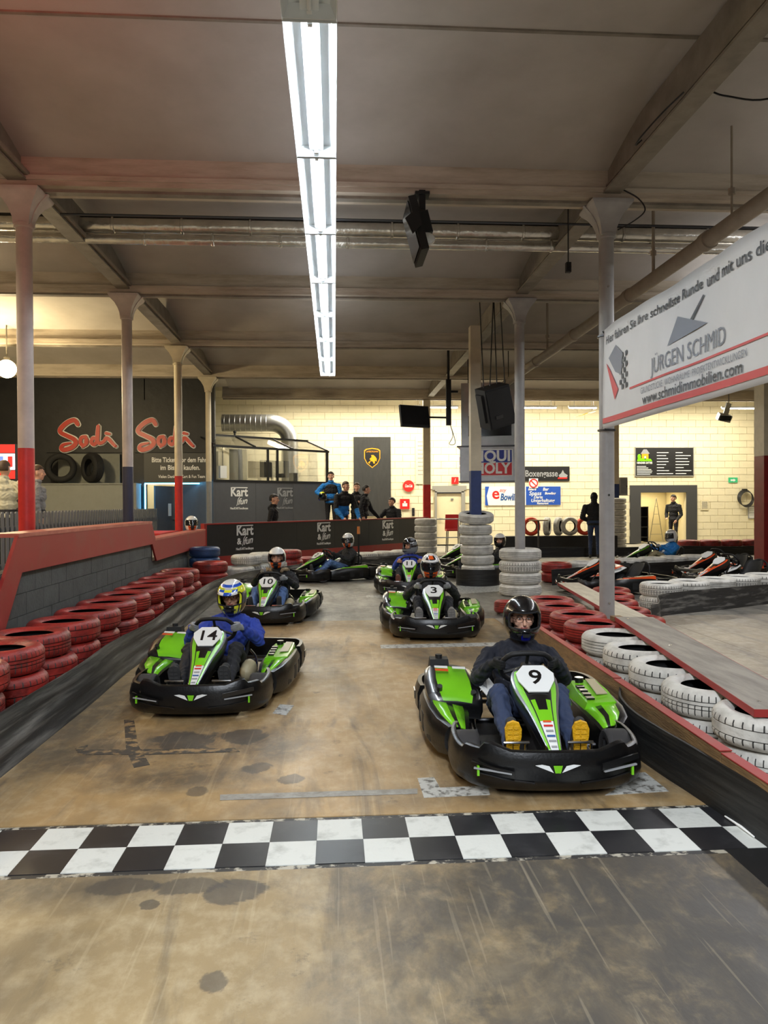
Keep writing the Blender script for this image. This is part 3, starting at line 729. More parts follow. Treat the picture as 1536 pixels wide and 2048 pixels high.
# ================================================================== START LINE AND FLOOR MARKS
sl = empty('start_line', (0, 3.455, 0), 0, 'black and white chequered start line across the track', 'start line')
M_sqw = mat('chequer_white', s2l(206, 208, 202), .5, col2=s2l(160, 162, 156), thr=(.52, .8), vscale=9, coords='World', bump=.1)
M_sqb = mat('chequer_black', s2l(30, 30, 33), .35, col2=s2l(62, 62, 64), thr=(.5, .85), vscale=5, coords='World')
MB().box((-.0, 0, -.016), (3.84, .52, .022)).build('base_strip', M_black, sl)
for y in (-.243, .243): MB().box((0, y, -.0035), (3.84, .032, .004)).build('paint_edge', mat('peeling_paint_edge', s2l(44, 43, 42), .5, col2=s2l(172, 166, 150), thr=(.50, .58), vscale=16, coords='World'), sl)
sq = {c: MB().box((0, 0, 0), (.2135, .2245, .006)).mesh('square', M_sqw if c else M_sqb) for c in (0, 1)}
for r_ in (0, 1):
    for i in range(-5, 16):
        c = (i+r_) % 2 == 0
        x = -1.378+.2145*(i+.5)
        if x > 1.8 or x < -1.9: continue
        link('square', sq[1 if c else 0], sl, loc=(x, .1125-.225*r_, -.002))
for r_, c in ((0, M_sqb), (1, M_sqw)): MB().box((1.885, .1125-.225*r_, -.002), (.088, .2245, .006)).build('square', c, sl)
tag(MB().box((1.86, 2.6, -.0005), (.26, 1.25, .005)).build('floor_mat', M_black), 'black strip on the floor beside the right barrier, before the start line', 'mat')
tag(MB().tube([(1.905, 3.55, .009), (1.915, 3.42, .012), (1.92, 3.32, .008)], [.004, .007, .004], n=6).build('foam_strip', M_whiteprint), 'short white foam strip at the end of the start line', 'strip')
# grid markings: worn foil and tape
M_foilw = mat('worn_white_foil', s2l(186, 186, 180), .45, col2=s2l(96, 92, 84), thr=(.48, .62), vscale=22, coords='World')
M_tape = mat('grey_tape', s2l(150, 148, 142), .5, col2=s2l(110, 104, 94), thr=(.4, .7), vscale=14, coords='World')
M_worn = mat('worn_dark_paint', s2l(62, 58, 54), .5, col2=s2l(150, 124, 86), thr=(.50, .62), vscale=12, coords='World')
def flat(name, px_pts, m, label, cat, group=None, zt=.002):
    pts = [G(x, y) for x, y in px_pts]; c = sum(pts, Vector())/len(pts)
    return tag(MB().prism([(p.x-c.x, p.y-c.y) for p in pts], zt).build(name, m, loc=(c.x, c.y, .0005)), label, cat, group)
flat('grid_marking', [(848, 1596), (980, 1590), (975, 1572), (880, 1576), (868, 1555), (835, 1557)], M_foilw, 'worn white foil grid corner under the front of kart 9', 'marking')
flat('grid_marking', [(1210, 1591), (1338, 1583), (1290, 1545), (1240, 1550), (1230, 1580)], M_foilw, 'worn white foil corner between kart 9 and the right barrier', 'marking')
flat('grid_marking', [(545, 1427), (572, 1431), (588, 1411), (560, 1409)], M_foilw, 'small square of worn foil beside kart 14', 'marking')
flat('grid_line', [(440, 1601), (835, 1588), (835, 1578), (440, 1590)], M_tape, 'faint pale line on the floor before kart 9', 'marking')
flat('grid_line', [(762, 1297), (1000, 1292), (1000, 1285), (760, 1290)], M_foilw, 'white cross line on the floor in front of kart 3', 'marking')
flat('grid_line', [(504, 1247), (600, 1247), (604, 1240), (560, 1241)], M_tape, 'grey line on the floor beside kart 10', 'marking')
flat('floor_patch', [(150, 1497), (176, 1490), (172, 1500), (470, 1497), (480, 1504), (300, 1510), (158, 1510)], M_worn, 'dark painted hook-shaped bar on the floor before kart 14', 'marking')
flat('floor_patch', [(248, 1440), (268, 1440), (276, 1490), (300, 1530), (268, 1536), (252, 1500)], M_worn, 'dark painted upright of the worn floor sign before kart 14', 'marking', zt=.0012)
flat('floor_sheet', [(905, 1178), (925, 1188), (1010, 1182), (1010, 1172), (930, 1166)], M_foilw, 'torn white sheet under the black belt ring', 'sheet')
flat('grid_line', [(733, 1195), (770, 1196), (770, 1190), (733, 1191)], M_foilw, 'short white mark on the grey track beside kart 11', 'marking')

# ================================================================== TYRES
def tyre_mesh(name, paint, nl=40, Rr=.30, w=.19, inner=.178, grooves=(.070, .0945, .119), notch=True):
    """car tyre lying flat: sidewalls, ribs parted by grooves that the paint never reached, cross notches in the shoulder ribs"""
    prof = [(inner, .028), (inner+.02, .010), (inner+.065, 0), (Rr-.028, .010), (Rr-.008, .030), (Rr, .048)]; dark = set()
    for gz in grooves:
        prof += [(Rr, gz-.004), (Rr-.010, gz-.0025), (Rr-.010, gz+.0025), (Rr, gz+.004)]; dark |= {len(prof)-3}
    a1 = len(prof)
    prof += [(Rr, w-.048), (Rr-.008, w-.030), (Rr-.028, w-.010), (inner+.065, w), (inner+.02, w-.010), (inner, w-.028)]
    no = len(prof)
    prof += [(inner+.012, w-.036), (Rr-.045, w-.034), (Rr-.026, w*.5), (Rr-.045, .034), (inner+.012, .036)]
    angs = []
    for j in range(nl):
        st_ = 2*PI/nl
        angs += [j*st_, j*st_+.16*st_, j*st_+.58*st_] if notch else [j*st_, (j+.5)*st_]
    ribs = set(range(4, 7)) | set(range(a1-1, a1+1)) | (set(range(9, 11)) if len(grooves) > 2 else set())
    def mf(i, k):
        if no-1 <= i: return 1
        if i in dark: return 2
        if notch and k % 3 == 0 and i in ribs: return 2
        return 0
    return MB().lathe(prof, closed=True, angs=angs, mfun2=mf).mesh(name, [paint, M_rubber, M_groove], 35)
T = {}
for c, m in (('red', M_tred), ('white', M_twhite), ('blue', M_tblue), ('orange', M_torange), ('black', M_rubber)):
    T[c] = [tyre_mesh('tyre', m, 46), tyre_mesh('tyre', m, 28, notch=False, grooves=(.055, .082, .108, .134)), tyre_mesh('tyre', m, 34, grooves=(.066, .122))]
def tyre(c, x, y, z, label, group, s=1.0, tilt=(0, 0), kind=None, rz=None):
    o = link('tyre', random.choice(T[c]) if kind is None else T[c][kind])
    o.location = (x, y, z); o.scale = (s, s, 1); o.rotation_euler = (tilt[0], tilt[1], random.uniform(0, 6) if rz is None else rz)
    return tag(o, label, 'tyre', group)
TW = .1905
# left row: three high in front of the grey block wall
y = 3.55; i = 0
NS = len(np.arange(3.55, 12.3, .625))
while y < 12.3:
    for k in range(3):
        tyre('red', -2.37+random.uniform(-.025, .025)+(.02 if k == 1 else 0), y+random.uniform(-.01, .01), TW*k, LEV[3][k]+' red tyre of the '+ORD[NS-i]+' stack from the blue tyres, along the block wall', 'red tyres stacked along the left wall',
             tilt=(random.uniform(-.004, .004), 0))
    y += .625; i += 1
# far end of the left row: slumped red pair, blue pair, white heap
for k in range(3): tyre('red', -2.16, 13.2, TW*k, LEV[3][k]+' red tyre of the stack right before the blue tyres', 'red tyres stacked along the left wall')
for k in range(4): tyre('blue', -2.45, 14.35, TW*k, LEV[4][k]+' blue painted tyre stacked in front of the black wall', 'blue tyres at the wall corner', s=.95, kind=1)
BH = Vector((.68, .73, 0))
def along(path, d0, step, n):
    """points every step along a polyline"""
    P = [Vector((*p, 0)) for p in path]; out = []; d = d0
    seg = [(a, b, (b-a).length) for a, b in zip(P, P[1:])]
    for i in range(n):
        r_ = d
        for a, b, l_ in seg:
            if r_ <= l_: out.append((a+(b-a)*(r_/l_), (b-a).normalized())); break
            r_ -= l_
        d += step
    return out
endpath = [(-1.62, 13.9), (-1.15, 15.05), (-.42, 16.35), (.55, 17.45), (1.55, 18.35), (2.55, 19.2)]
cols = ['white', 'white', 'white', 'red', 'red', 'red', 'white', 'white', 'white', 'white']
HEAP = []
for i, (p, d) in enumerate(along(endpath, .42, .63, 10)):
    n_ = Vector((-d.y, d.x, 0)); q = p+n_*.40; HEAP.append(q)
    for k in range(2):
        heap = i < 3
        tyre(cols[i], q.x, q.y, TW*k, LEV[2][k]+' '+cols[i]+' tyre of the '+ORD[i]+' pair from the blue tyres, along the black wall',
             cols[i]+' tyres at the foot of the black wall')
for i in (0, 1, 2):
    q = (HEAP[i]+HEAP[i+1])/2 if i < 2 else HEAP[2]+(HEAP[2]-HEAP[1])*.9
    tyre('white' if i < 2 else 'red', q.x, q.y, .392, ['white tyre lying loose on top of the white heap beside the blue tyres', 'white tyre lying on the white heap behind kart 10', 'red tyre lying on the low row behind kart 10'][i], None, kind=i)

# ================================================================== RUBBER BELTS
def belt(path, h, m, label, amp=.012, th=.014, z0=0.0, n=6, rows=7, lean=.03, seed=0):
    P = catmull([(x, y, 0) for x, y in path], n); rings = []; s = 0
    for i, p in enumerate(P):
        a = P[max(0, i-1)]; b = P[min(len(P)-1, i+1)]; d = (b-a).normalized(); nn = Vector((d.y, -d.x, 0))
        if i: s += (p-P[i-1]).length
        out = []; inn = []
        for j in range(rows+1):
            v = j/rows
            off = amp*(.55+.45*math.sin(v*17+seed+.9*math.sin(s*1.1)))*(.7+.3*math.sin(s*.9+seed)) + amp*.6*math.sin(s*2.7+v*3+seed)*v - lean*v
            hh = z0+h*v+(.012*math.sin(s*1.7+seed) if j == rows else 0)
            out.append(p+nn*off+Vector((0, 0, hh))); inn.append(p+nn*(off-th)+Vector((0, 0, hh)))
        rings.append(out+inn[::-1])
    return tag(MB().loft(rings).build('rubber_belt', m, smooth=50), label, 'barrier')
yl = [(-1.92+.012*math.sin(i*2.1), 2.0+1.0*i) for i in range(11)]
belt(yl+[(-1.85, 12.6), (-1.62, 13.5), (-1.22, 14.5), (-.55, 15.75), (.30, 16.85), (1.3, 17.85), (2.35, 18.8)], .33, M_belt, 'long scuffed black rubber belt in front of the red tyre row', amp=.026, seed=1, rows=12, lean=.045)
belt([(2.03, 5.3), (2.04, 6.0), (2.08, 7.0), (2.14, 8.2), (2.22, 9.2)], .27, M_belt, 'straight grey rubber belt beside and behind kart 9', amp=.006, lean=.01, seed=2)
belt([(1.95, 1.9), (1.955, 2.6), (1.945, 3.2), (1.90, 3.8), (1.86, 4.15), (1.84, 4.5), (1.89, 4.85), (2.0, 5.14), (2.018, 5.26)], .255, M_belt2, 'bulging black rubber belt along the right side at the start line', amp=.004, lean=.0, seed=3)
belt([(3.92, 9.0), (4.06, 9.12), (4.22, 9.45), (4.42, 9.9), (4.75, 10.12), (5.6, 10.48), (6.6, 11.0), (7.8, 11.5)], .30, M_belt, 'black rubber belt curving around the corner of the right-hand track', amp=.012, seed=4)
belt([(4.1, 13.9), (5.2, 14.4), (6.66, 15.15), (8.2, 15.85), (9.4, 16.25)], .31, M_belt2, 'black rubber belt behind the parked orange karts', amp=.008, seed=5)
belt([(5.2, 21.2), (7.5, 21.3), (9.5, 21.3), (12.0, 21.3), (16.5, 21.4)], .27, M_belt2, 'long black rubber belt of the pit lane below the upright tyres', amp=.006, seed=6)
belt([(C3X+.03+.41*math.cos(a), 14.24+.41*math.sin(a)) for a in np.linspace(-PI*1.05, PI*.05, 11)], .30, M_belt2, 'black rubber belt ring around the foot of the leaning tyre stack', amp=.003, lean=-.01, seed=7)
# right kerb boards: bare wood with red painted top
def board(pts, h, w_, label):
    e = empty('kerb_board', (pts[0][0], pts[0][1], 0), 0, label, 'board')
    o0 = Vector((pts[0][0], pts[0][1], 0)); a = Vector((*pts[0], 0)); b = Vector((*pts[1], 0)); d = (b-a).normalized(); ang = math.atan2(d.y, d.x); L_ = (b-a).length
    rot = Matrix.Rotation(ang, 3, 'Z')
    MB().box(rot @ Vector((L_/2, -w_/2, h/2-.003)), (L_, w_, h-.006), rot).build('plank', M_wood, e)
    MB().box(rot @ Vector((L_/2, -w_/2, h)), (L_, w_+.004, .006), rot).build('painted_edge', M_redpaint, e)
board([(2.115, 8.3), (2.045, 5.24)], .295, .055, 'red-topped kerb board behind the straight grey belt')
board([(2.042, 5.22), (2.0, 3.66)], .292, .06, 'red-topped splintered kerb board behind the bulging belt')
board([(2.0, 3.65), (1.985, 1.9)], .285, .06, 'red-topped kerb board beside the start line')
for k, (y, x) in enumerate([(4.10, 2.46), (4.735, 2.44), (5.365, 2.47), (5.99, 2.50), (6.615, 2.53)]):
    for j in range(2): tyre('white', x+(.03 if j == 0 else 0), y, TW*j, LEV[2][j]+' white tyre of the '+ORD[4-k]+' stack from the red ones, behind the kerb board', 'white tyres behind the right barrier', kind=[2, 0, 2, 2, 1][k] if j else 0)
tyre('white', 2.5, 3.47, 0, 'single white tyre lying beside the start line behind the kerb board', 'white tyres behind the right barrier', kind=0)
for k, (y, x) in enumerate([(7.25, 2.56), (7.88, 2.60), (8.52, 2.60), (9.15, 2.66), (9.78, 2.70)]):
    for j in range(2 if k < 4 else 1): tyre('red', x, y, TW*j, LEV[2][j]+' red tyre of the '+ORD[k]+' stack from the white ones, behind the kerb board', 'red tyres behind the right barrier', kind=1)
tyre('red', 2.52, 10.35, .0, 'red tyre lying tilted at the far end of the right barrier', None, tilt=(.12, -.1), kind=1)
for k, (x, y) in enumerate([(3.22, 7.72), (3.63, 8.74), (3.76, 9.46), (3.95, 10.3), (4.2, 11.05), (4.42, 11.75)]):
    for j in range(1): tyre('red', x, y, TW*j, ORD[k]+' red tyre beyond the planks, counted from the worn grey plank', 'red tyres beyond the planks', kind=1)
for k in range(6):
    x = 4.78+k*.56; y = 10.72+k*.285
    for j in range(2): tyre('white', x, y, TW*j, LEV[2][j]+' white tyre of the '+ORD[k]+' pair from the curved end of the corner belt', 'white tyres at the right track corner', kind=[0, 2, 1, 0, 2, 1][k])
for k in range(8):
    x = 4.35+k*.60; y = 14.5+k*.27
    c = 'red' if k in (0, 2) else 'white'
    for j in range(2): tyre(c, x, y, TW*j+.01, LEV[2][j]+' '+c+' tyre of the '+ORD[k]+' pair behind the orange karts, from the white-stacked column', c+' tyres behind the orange karts', kind=1)
# long grey planks with red edges lying on the right tyres
def plank(a, b, w_, z, m, label):
    a = Vector((*a, 0)); b = Vector((*b, 0)); d = (b-a).normalized(); L_ = (b-a).length; rot = Matrix.Rotation(math.atan2(d.y, d.x), 3, 'Z')
    e = empty('long_plank', (*((a+b)/2).xy, z), 0, label, 'plank')
    MB().box((0, 0, 0), (L_, w_, .042), rot).build('board', m, e)
    for s in (-1, 1): MB().box(rot @ Vector((0, s*(w_/2+.002), 0)), (L_, .004, .043), rot).build('painted_edge', M_redpaint, e)
    MB().box(rot @ Vector((-L_/2-.002, 0, 0)), (.004, w_+.006, .043), rot).build('painted_end', M_redpaint, e)
    for t in (-.45, .05, .46): MB().cyl(rot @ Vector((L_*t, w_*.25, .021)), rot @ Vector((L_*t, w_*.25, .024)), .012, n=8).build('screw', M_chrome, e)
plank((2.44, 3.88), (2.93, 7.18), .36, .409, M_plank, 'worn grey plank with red edge lying on the white tyres')
plank((3.42, 8.35), (3.86, 12.2), .34, .213, M_plank2, 'paler plank with red edge lying on the red tyres')
tag(MB().box((2.80, 7.28, .40), (.10, .12, .045)).build('wedge_block', M_wood), 'wooden block wedged under the joint of the planks', 'block')

# tyre stacks around columns
for k in range(4): tyre('white', XR-.0, 12.5, (TW+.008)*k, LEV[4][k]+' white tyre in the stack around the plain grey column', 'white tyres around the grey column', s=1.18, kind=[1, 1, 0, 1][k]).scale.z = 1.04
for k in range(7): tyre('white', C3X+[.05, .045, .035, .02, .005, -.01, 0][k], 14.3-.01*k, (TW+.001)*k+(.045 if k == 6 else 0), LEV[7][k]+' white tyre in the leaning stack around the blue column', 'white tyres around the blue column', s=1.06 if k < 6 else 1.12, kind=1, tilt=(.15 if k == 6 else 0, .0), rz=0 if k == 6 else None)
for k in range(6): tyre('white', 2.55, 20.9, TW*k, LEV[6][k]+' white tyre in the stack at the end of the black wall', 'white tyres at the end of the black wall', s=1.05, kind=1)
for k in range(9): tyre('white', 9.33, 24.5, TW*k, LEV[9][k]+' white tyre in the tall stack around the pit column', 'white tyres around the pit column', s=1.3, kind=1)
# upright tyres on the pit wall, and red ones under the cream wall
pw = tag(MB().box((7.2, 24.0, .25), (3.9, .5, .48)).build('pit_plinth', M_black), 'low black plinth carrying the upright tyres', 'plinth')
for i, (px, c, lab) in enumerate([(1062, 'orange', 'orange-red tyre standing upright behind the grey column'), (1090, 'white', 'white tyre standing upright, half turned, on the pit plinth'),
                                  (1113, 'white', 'white tyre standing turned beside the open white ring'), (1139, 'white', 'white tyre standing upright as an open ring'),
                                  (1170, 'orange', 'orange-red tyre standing upright beside the man in dark jacket')]):
    p = PYp(px, 1078, 24.0); tyre(c, p.x, 24.0+.09, .80, lab, None, kind=1, tilt=(PI/2, 0), rz=[0.0, 1.1, .95, 0.1, 0][i])
for k in range(5):
    for j in range(2): tyre('red', 10.6+k*.66, 21.85, TW*j*1.12, LEV[2][j]+' red tyre of the '+ORD[k]+' pair from the pit column, under the cream wall', 'red tyres under the cream wall', kind=1, s=1.03).scale.z = 1.12
# ================================================================== KARTS   (local: -y is forward, x to the driver's left, origin on the ground)
def xloft(secs, mfun=None, mi=0, mb=None):
    mb = mb or MB(); return mb.loft([[Vector(p) for p in s] for s in secs], mi=mi, mfun=mfun)
def shell_band(plan, prof, th, ytopf=None):
    """bumper shell: plan curve (x, y) outwards, profile list of (inward offset, z fraction), thickness; ytopf(u) -> top height"""
    P = catmull([(x, y, 0) for x, y in plan], 5); rings = []; m = len(P)
    for i, p in enumerate(P):
        a = P[max(0, i-1)]; b = P[min(m-1, i+1)]; d = (b-a).normalized(); n_ = Vector((d.y, -d.x, 0))
        zt = ytopf(p.x, p.y) if ytopf else .30
        out = [p-n_*o+Vector((0, 0, .045+(zt-.045)*z)) for o, z in prof]
        inn = [p-n_*(o+th)+Vector((0, 0, .045+(zt-.045)*z)) for o, z in prof]
        rings.append(out+inn[::-1])
    return MB().loft(rings)
def make_kart(acc, stripe2, name='go_kart'):
    """acc: accent colour, stripe2: second stripe colour"""
    e = empty(name)
    # ---- front bumper
    plan = [(-.505, -.40), (-.53, -.52), (-.525, -.67), (-.48, -.80), (-.38, -.895), (-.2, -.945), (0, -.957), (.2, -.945), (.38, -.895), (.48, -.80), (.525, -.67), (.53, -.52), (.505, -.40)]
    def top(x, y):
        ax = abs(x)
        if ax < .24: return .258
        if ax < .34: return .258+(ax-.24)/.10*.035
        if ax < .40: return .293
        if y < -.74 and ax < .48: return .262
        return .240+.03*min(1, max(0, (y+.74)/.3))
    b = shell_band(plan, [(.045, 0), (.012, .14), (0, .34), (.004, .52), (.0, .60), (.012, .86), (.020, .97), (.032, 1.0)], .016, top).build('front_bumper', M_plast, e, smooth=40)
    for s in (-1, 1):
        # slanted air slots with bright edge
        Ms = frame((s*.33, -.928, .185), (1*1.0, s*.36, 0), (0, .06, 1))
        MB().prism([(-.115, -.012*s), (.115, .022*s), (.112, .050*s+.0), (-.11, .020)], .012, Ms).build('air_slot', M_bdec, b)
        MB().prism([(-.10, -.024), (.10, -.022+.012*s), (.10, -.014+.012*s), (-.10, -.016)], .013, Ms).build('slot_edge', M_dsteel if acc is not M_green else M_gdec, b)
        MB().box((s*.405, -.9, .150), (.012, .02, .05)).build('slot_rib', acc, b)
        MB().prism([(0, -.012), (s*.055, .010), (s*.095, .026), (s*.06, .030), (s*.022, .022)][::s], .004, frame((s*.022, -.962, .170), (1, 0, 0), (0, 0, 1))).build('headlight_decal', M_wdec, b)
        # rolled lower crease lines
        MB().tube([(s*.12, -.958, .10), (s*.28, -.935, .115), (s*.40, -.893, .135)], .006, n=6).build('crease', M_plast, b)
    MB().prism([(-.024, .022), (.024, .022), (.014, -.016), (-.014, -.016)], .004, frame((0, -.963, .172), (1, 0, 0), (0, 0, 1))).build('badge_decal', acc, b)
    # ---- nose fairing with coloured stripes
    st = [(-.915, .250, .034), (-.86, .275, .042), (-.78, .312, .054), (-.70, .352, .068), (-.62, .392, .084), (-.54, .430, .104), (-.47, .464, .124), (-.41, .495, .136), (-.35, .526, .138), (-.30, .551, .124), (-.265, .566, .096), (-.25, .566, .05)]
    cols_ = [-1.0, -1.0, -.99, -.86, -.62, -.54, -.30, 0, .30, .54, .62, .86, .99, 1.0, 1.0]
    rings = []
    for (y, z, hw) in st:
        ring = []
        for k, c in enumerate(cols_):
            zz = z-.022*abs(c)**2.2*(hw/.1)
            if k in (0, len(cols_)-1): ring.append(Vector((c*hw*.82, y+.05, max(.10, z-.15))))
            elif k in (1, len(cols_)-2): ring.append(Vector((c*hw*1.03, y+.02, zz-.045)))
            else: ring.append(Vector((c*hw, y, zz)))
        rings.append(ring)
    def mf(i, k):
        if k in (0, 1, len(cols_)-3, len(cols_)-2): return 0
        if k in (2, 11): return 0
        if k in (3, 10): return 1 if i < 9 else 0
        if k in (4, 9): return 0 if i < 8 else 0
        if k in (5, 6, 7, 8):
            if i < 3: return 2
            if i == 3: return 1
            if i == 4: return 1 if k in (5, 8) else 0
            return 0
        return 0
    f = MB(); f.loft(rings, closed=False, cap=False, mfun=mf)
    fo = f.build('nose_fairing', [M_bdec, acc, M_wdec], e, smooth=50)
    md = fo.modifiers.new('thick', 'SOLIDIFY'); md.thickness = .006; md.offset = -1
    for i, (y, z, m, w_) in enumerate([(-.74, .335, M_rdec, .05), (-.775, .3175, M_gdec, .04), (-.81, .3005, M_bludec, .045), (-.845, .2845, M_gdec, .04), (-.71, .350, M_orange, .045), (-.885, .2665, M_gdec, .03)]):
        MB().prism([(-w_/2, -.006), (w_/2, -.006), (w_/2, .006), (-w_/2, .006)], .002, frame((0, y, z+.001), (1, 0, 0), (0, .86, .5))).build('sponsor_decal', m, fo)
    # ---- number plate
    Mp = frame((0, -.405, .515), (1, 0, 0), (0, .82, .57))
    MB().prism([(-.058, -.105), (.058, -.105), (.106, -.02), (.112, .035), (.062, .098), (-.062, .098), (-.112, .035), (-.106, -.02)], .008, Mp).build('number_plate', M_wdec, e)
    # ---- floor tray and frame
    MB().prism([(-.30, -.86), (.30, -.86), (.33, -.3), (.33, .30), (-.33, .30), (-.33, -.3)], .012, Matrix.Translation((0, 0, .045))).build('floor_tray', M_engine, e)
    fr = MB()
    for s in (-1, 1):
        fr.tube(catmull([(s*.20, -.86, .08), (s*.30, -.6, .075), (s*.33, -.2, .07), (s*.31, .3, .07), (s*.33, .86, .08)], 5), .015, n=8)
        fr.tube([(s*.2, -.55, .1), (s*.42, -.55, .13)], .014, n=8)
        fr.tube(catmull([(s*.33, -.28, .08), (s*.55, -.28, .12), (s*.55, .35, .12), (s*.33, .38, .08)], 5), .012, n=8)
    fr.tube([(-.33, .55, .13), (.33, .55, .13)], .016, n=8).tube([(-.3, .3, .07), (.3, .3, .07)], .014, n=8).tube([(-.5, .86, .1), (.5, .86, .1)], .014, n=8)
    fr.build('chassis', M_dsteel, e, smooth=40)
    # ---- wheels
    def wheel(x, y, r, w_):
        prof = [(r*.5, -w_*.42), (r*.62, -w_*.5), (r*.9, -w_*.5), (r*.985, -w_*.42), (r, -w_*.3), (r, w_*.3), (r*.985, w_*.42), (r*.9, w_*.5), (r*.62, w_*.5), (r*.5, w_*.42)]
        My = Matrix.Translation((x, y, r)) @ Matrix.Rotation(R(90), 4, 'Y')
        o = MB().lathe(prof, 30, M=My).build('wheel', M_slick, e, smooth=40)
        MB().lathe([(.001, -w_*.2), (r*.2, -w_*.22), (r*.42, -w_*.3), (r*.52, -w_*.42), (r*.52, w_*.42), (r*.42, w_*.3), (r*.2, w_*.22), (.001, w_*.2)], 24, M=My).build('rim', M_alu, o, smooth=40)
        MB().cyl((x-w_*.45, y, r), (x+w_*.45, y, r), .028, n=10).build('hub', M_dsteel, o, smooth=40)
    for s in (-1, 1): wheel(s*.425, -.56, .13, .13); wheel(s*.475, .57, .135, .19)
    # ---- side pods
    for s in (-1, 1):
        secs = []
        for (y, xo, xi, zt, zb) in [(-.40, .535, .40, .235, .06), (-.30, .60, .38, .262, .05), (-.10, .635, .36, .275, .045), (.15, .648, .36, .275, .045), (.36, .645, .38, .268, .05), (.50, .625, .42, .25, .06)]:
            xm = (xo+xi)/2
            secs.append([(s*xi, y, zb), (s*(xo-.03), y, zb), (s*xo, y, zb+.05), (s*(xo+.004), y, (zb+zt)/2), (s*xo, y, zt-.045), (s*(xo-.022), y, zt-.006), (s*(xo-.05), y, zt), (s*xm, y, zt-.030), (s*xi, y, zt-.045)][::s])
        sp = xloft(secs).build('side_pod', M_plast, e, smooth=35)
        # coloured deck panel following the pod's top
        tp = MB(); rg = []
        for (y, a, b_, z0, z1) in [(-.37, .41, .49, .205, .225), (-.25, .40, .545, .222, .262), (-.05, .385, .575, .232, .272), (.20, .385, .585, .234, .274), (.42, .40, .575, .230, .266)]:
            rg.append([Vector((s*a, y, z0+.006)), Vector((s*(a+(b_-a)*.35), y, z0+(z1-z0)*.35+.008)), Vector((s*(a+(b_-a)*.55), y, z0+(z1-z0)*.55+.009)), Vector((s*b_, y, z1+.007))])
        if s < 0: rg = [r_[::-1] for r_ in rg]
        tp.loft(rg, closed=False, cap=False, mfun=lambda i, k: 1 if k == 1 else 0)
        po = tp.build('deck_panel', [acc, M_bdec], sp, smooth=40)
        md = po.modifiers.new('thick', 'SOLIDIFY'); md.thickness = .008
        # vertical ribs pressed into the outer skin
        for y, xr in ((-.19, .615), (.02, .640), (.24, .648)): MB().box((s*xr, y, .15), (.012, .10, .11), Matrix.Rotation(-s*(.16 if y < 0 else .05 if y < .1 else 0), 3, 'Z')).build('side_rib', M_plast2, sp)
    # viewer's right pod carries the tank cover with vents, the left pod the engine
    tk = xloft([[(.37, -.06, .20), (.60, -.06, .22), (.585, -.06, .285), (.40, -.06, .275)], [(.36, .18, .20), (.62, .18, .22), (.60, .18, .30), (.40, .18, .285)],
                [(.36, .44, .2), (.61, .44, .22), (.59, .44, .31), (.42, .44, .30)]]).build('tank_cover', [acc], e, smooth=30)
    MB().prism([(.50, .08), (.575, .09), (.58, .42), (.52, .43)], .006, Matrix.Translation((0, 0, .290)) @ Matrix.Rotation(R(3), 4, 'X')).build('smoke_panel', M_tank, tk)
    for y in (.02, .10, .18, .26): MB().box((.44, y, .287+.06*y), (.05, .05, .012)).build('vent', M_bdec, tk)
    MB().cyl((.47, .40, .29), (.47, .40, .335), .03, n=14).build('filler_cap', M_bdec, tk, smooth=40)
    MB().ell((.25, .0, .16), (.07, .16, .09)).build('fuel_tank', M_tank, e, smooth=60)
    # engine block, hood and silencer on the driver's right
    en = MB().box((-.44, .30, .20), (.26, .34, .20)).box((-.44, .1, .19), (.2, .12, .14)).cyl((-.34, .3, .2), (-.27, .3, .2), .09, n=16).build('engine', M_engine, e)
    for k in range(5): MB().box((-.44, .18+.05*k, .315), (.24, .014, .03)).build('cooling_fin', M_dsteel, en)
    MB().tube(catmull([(-.50, .12, .2), (-.53, .0, .2), (-.5, -.1, .19), (-.42, -.12, .18)], 4), .022, n=8).build('exhaust', M_rdec if acc is M_green else M_dsteel, en, smooth=40)
    hd = MB(); rg = []
    for (y, xa, xb, za, zb) in [(.02, -.57, -.27, .275, .245), (.05, -.60, -.25, .325, .285), (.22, -.615, -.25, .375, .345), (.42, -.60, -.27, .41, .385), (.50, -.57, -.30, .41, .385)]:
        zz = lambda t: za+(zb-za)*t+.014*math.sin(PI*t); xx = lambda t: xa+(xb-xa)*t
        rg.append([Vector((xa, y, za-.10)), Vector((xa-.008, y, za-.02)), Vector((xx(.07), y, zz(.07))), Vector((xx(.20), y, zz(.20))), Vector((xx(.5), y, zz(.5))), Vector((xx(.82), y, zz(.82))), Vector((xx(.93), y, zz(.93))), Vector((xb, y, zb-.02)), Vector((xb, y, zb-.09))])
    hd.loft(rg, mfun=lambda i, k: 1 if k in (3, 4) and i < 3 else 0)
    ho = hd.build('engine_cover', [M_bdec, acc], e, smooth=40)
    for x in (-.53, -.31): MB().cyl((x, .075, .30+(.03 if x < -.4 else -.01)), (x, .05, .335+(.03 if x < -.4 else -.01)), .018, n=12).build('cover_bolt', M_dsteel, ho, smooth=40)
    for j_, (x_, y_) in enumerate(((-.50, .33), (-.50, .27), (-.38, .31))): MB().add([(x_-.045, y_-.02, .375+.12*(y_-.22)+.040), (x_+.045, y_-.02, .375+.12*(y_-.22)+.034), (x_+.045, y_+.02, .375+.12*(y_-.22)+.042), (x_-.045, y_+.02, .375+.12*(y_-.22)+.046)], [(0, 1, 2, 3)]).build('cover_print', [M_wdec, M_orange, M_wdec][j_], ho)
    MB().box((-.5, .53, .40), (.15, .13, .10), taper=.85).cyl((-.5, .53, .44), (-.5, .53, .475), .025, n=12).build('air_box', M_plast2, ho)
